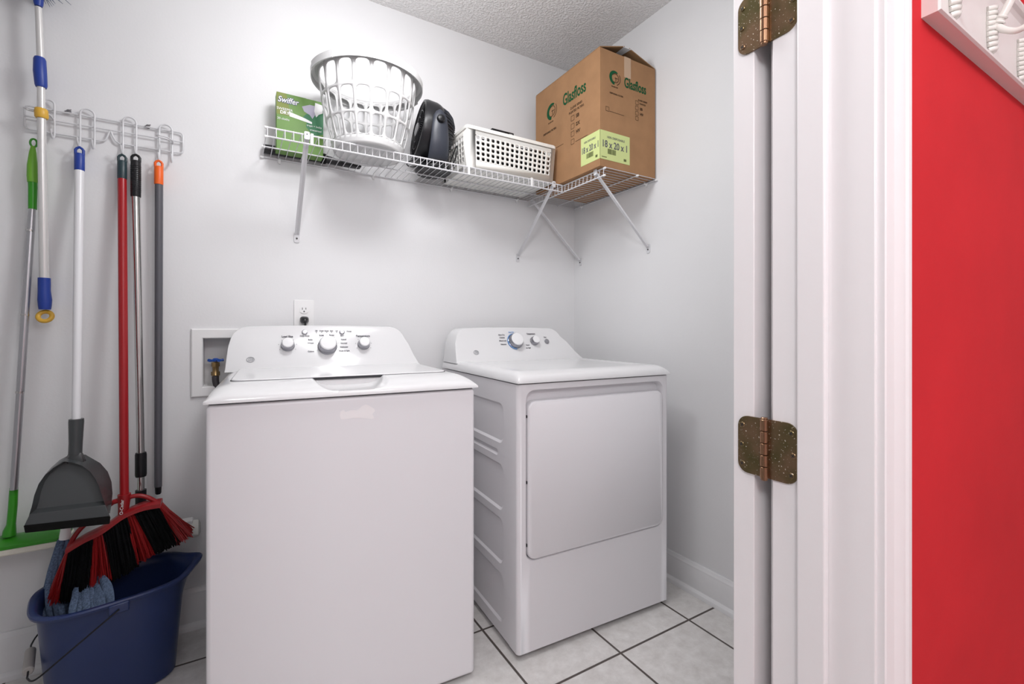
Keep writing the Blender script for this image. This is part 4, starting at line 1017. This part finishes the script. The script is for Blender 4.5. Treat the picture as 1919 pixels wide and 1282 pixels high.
# ------------------------------------------------------------------ rag mop head resting in the bucket
rg_ = thing('rag_mop_head', 'grey-blue rag mop head with white socket resting in the bucket', 'mop head', onY(122, 1004, 1.850))
def rp(px, py, Y): return onY(px, py, Y) - rg_.location
rod(rg_, 'socket', plastic_white, ((123,986,17,1.850), (123,993,19,1.850), (122,1004,21,1.850), (121,1010,20,1.850)))
def ribbon(pts, w_, tw=0.0):
    P = spline(pts, 6); rings = []
    for i, p in enumerate(P):
        t_ = (P[min(i+1, len(P)-1)] - P[max(i-1, 0)]).normalized(); side = t_.cross(Vector((0,-1,.2))).normalized()
        a = tw*math.sin(i*.5); n_ = side.cross(t_); sd = side*math.cos(a) + n_*math.sin(a); n2 = sd.cross(t_)
        k = w_*(.55 + .45*min(1, i/6))
        rings.append([p + sd*k*.5, p + n2*.0022 + sd*k*.2, p + n2*.0022 - sd*k*.2, p - sd*k*.5, p - n2*.0022 - sd*k*.2, p - n2*.0022 + sd*k*.2])
    MB().loft(rings).build('cloth_strip', denim, rg_, ang=60)
left = [((112,1010), (97,1060), (86,1105), (88,1150), (94,1172)), ((115,1010), (104,1055), (95,1105), (97,1150), (103,1175)), ((118,1012), (108,1060), (101,1110), (107,1150), (112,1180)),
        ((120,1012), (114,1060), (112,1110), (117,1150), (120,1178)), ((124,1012), (121,1060), (121,1110), (126,1150), (130,1172)), ((127,1012), (130,1060), (133,1100), (136,1140), (138,1170)),
        ((110,1012), (94,1070), (82,1120), (83,1150), (90,1168)), ((117,1010), (101,1050), (90,1090), (91,1140), (98,1170))]
for i, L in enumerate(left):
    Ys = [1.852 - .006*(i%3), 1.846 - .008*(i%2), 1.838 - .010*(i%3), 1.825 - .008*(i%4), 1.800]
    ribbon([rp(x, y, Y) for (x, y), Y in zip(L, Ys)], .0125, .35)
right = [((130,1012), (140,1070), (141,1112), (136,1140), (134,1165)), ((131,1012), (150,1070), (158,1108), (160,1135), (161,1160)), ((131,1012), (156,1065), (180,1096), (186,1124), (190,1150)),
         ((132,1012), (165,1060), (196,1090), (205,1116), (207,1140)), ((128,1012), (140,1075), (146,1115), (147,1140), (147,1165)), ((132,1012), (160,1070), (170,1098), (173,1130), (175,1152))]
for i, L in enumerate(right):
    Ys = [1.858, 1.865, 1.790 + .012*(i%3), 1.735 + .008*(i%2), 1.700]
    ribbon([rp(x, y, Y) for (x, y), Y in zip(L, Ys)], (.016, .022, .026, .022, .014, .012)[i], .25)

# ------------------------------------------------------------------ coat rack on the red wall
cx0 = .833; zb_ = 1.490
cr = thing('coat_rack', 'white framed coat rack with ornate hooks on the red wall', 'coat rack', (cx0, .265, zb_))
RL, RH, RD = .86, .150, .021
MB().box(.012, RL-.012, -.009, -.0005, .012, RH-.012).build('back_panel', rack_paint, cr)
prf = [(0, 0), (0, -RD+.003), (.002, -RD), (.006, -RD), (.010, -RD+.003), (.012, -RD+.008), (.018, -.0085), (.018, 0)]
def rail_loop():
    mb = MB(); rings = []
    for ins, y in prf: rings.append([(ins, y, ins), (RL-ins, y, ins), (RL-ins, y, RH-ins), (ins, y, RH-ins)])
    mb.loft(rings, False, False); return mb
rail_loop().build('frame_moulding', rack_paint, cr, ang=25)
def coat_hook(x):
    o = Vector((x, -.009, .058))
    pl_ = MB()
    # fluted backplate: stacked ribs narrowing downward
    for i in range(9):
        t_ = i/8; w_ = .011*math.sin(math.pi*(.25+.6*t_)) + .002; z = .034 - .068*t_
        pl_.tube([o + Vector((-w_, -.001, z)), o + Vector((-w_*.5, -.006, z+.001)), o + Vector((0, -.0085, z+.002)), o + Vector((w_*.5, -.006, z+.001)), o + Vector((w_, -.001, z))], .0042, 8)
    b = pl_.build('hook', hook_enamel, cr, ang=60)
    s = o + Vector((0, -.010, .004))
    MB().tube(spline([s, s + Vector((0,-.010,-.012)), s + Vector((0,-.024,-.020)), s + Vector((0,-.040,-.014)), s + Vector((0,-.049,.002)), s + Vector((0,-.050,.012))], 6), [.0055 - .00006*i for i in range(31)], 12).lathe([(0,-.006), (.005,-.004), (.0065,0), (.005,.004), (0,.006)], s + Vector((0,-.050,.014)), n=14).build('lower_arm', hook_enamel, b, ang=60)
    MB().tube(spline([s + Vector((0,.002,.0)), s + Vector((0,-.008,.016)), s + Vector((0,-.020,.040)), s + Vector((0,-.040,.062)), s + Vector((0,-.058,.072)), s + Vector((0,-.066,.084))], 6), [.0062 - .00004*i for i in range(31)], 12).lathe([(0,-.007), (.006,-.005), (.008,0), (.006,.005), (0,.007)], s + Vector((0,-.067,.090)), n=14).build('upper_arm', hook_enamel, b, ang=60)
    lf = MB()
    for i in range(2): 
        q_ = s + Vector((0, -.003-.003*i, .004 + .007*i)); lf.lathe([(.0068,-.0018), (.0078,0), (.0068,.0018)], q_, (0,-.45,1), 12)
    lf.build('collar', hook_enamel, b)
for x in (.915, 1.083, 1.2525, 1.42, 1.59): coat_hook(x - cx0)
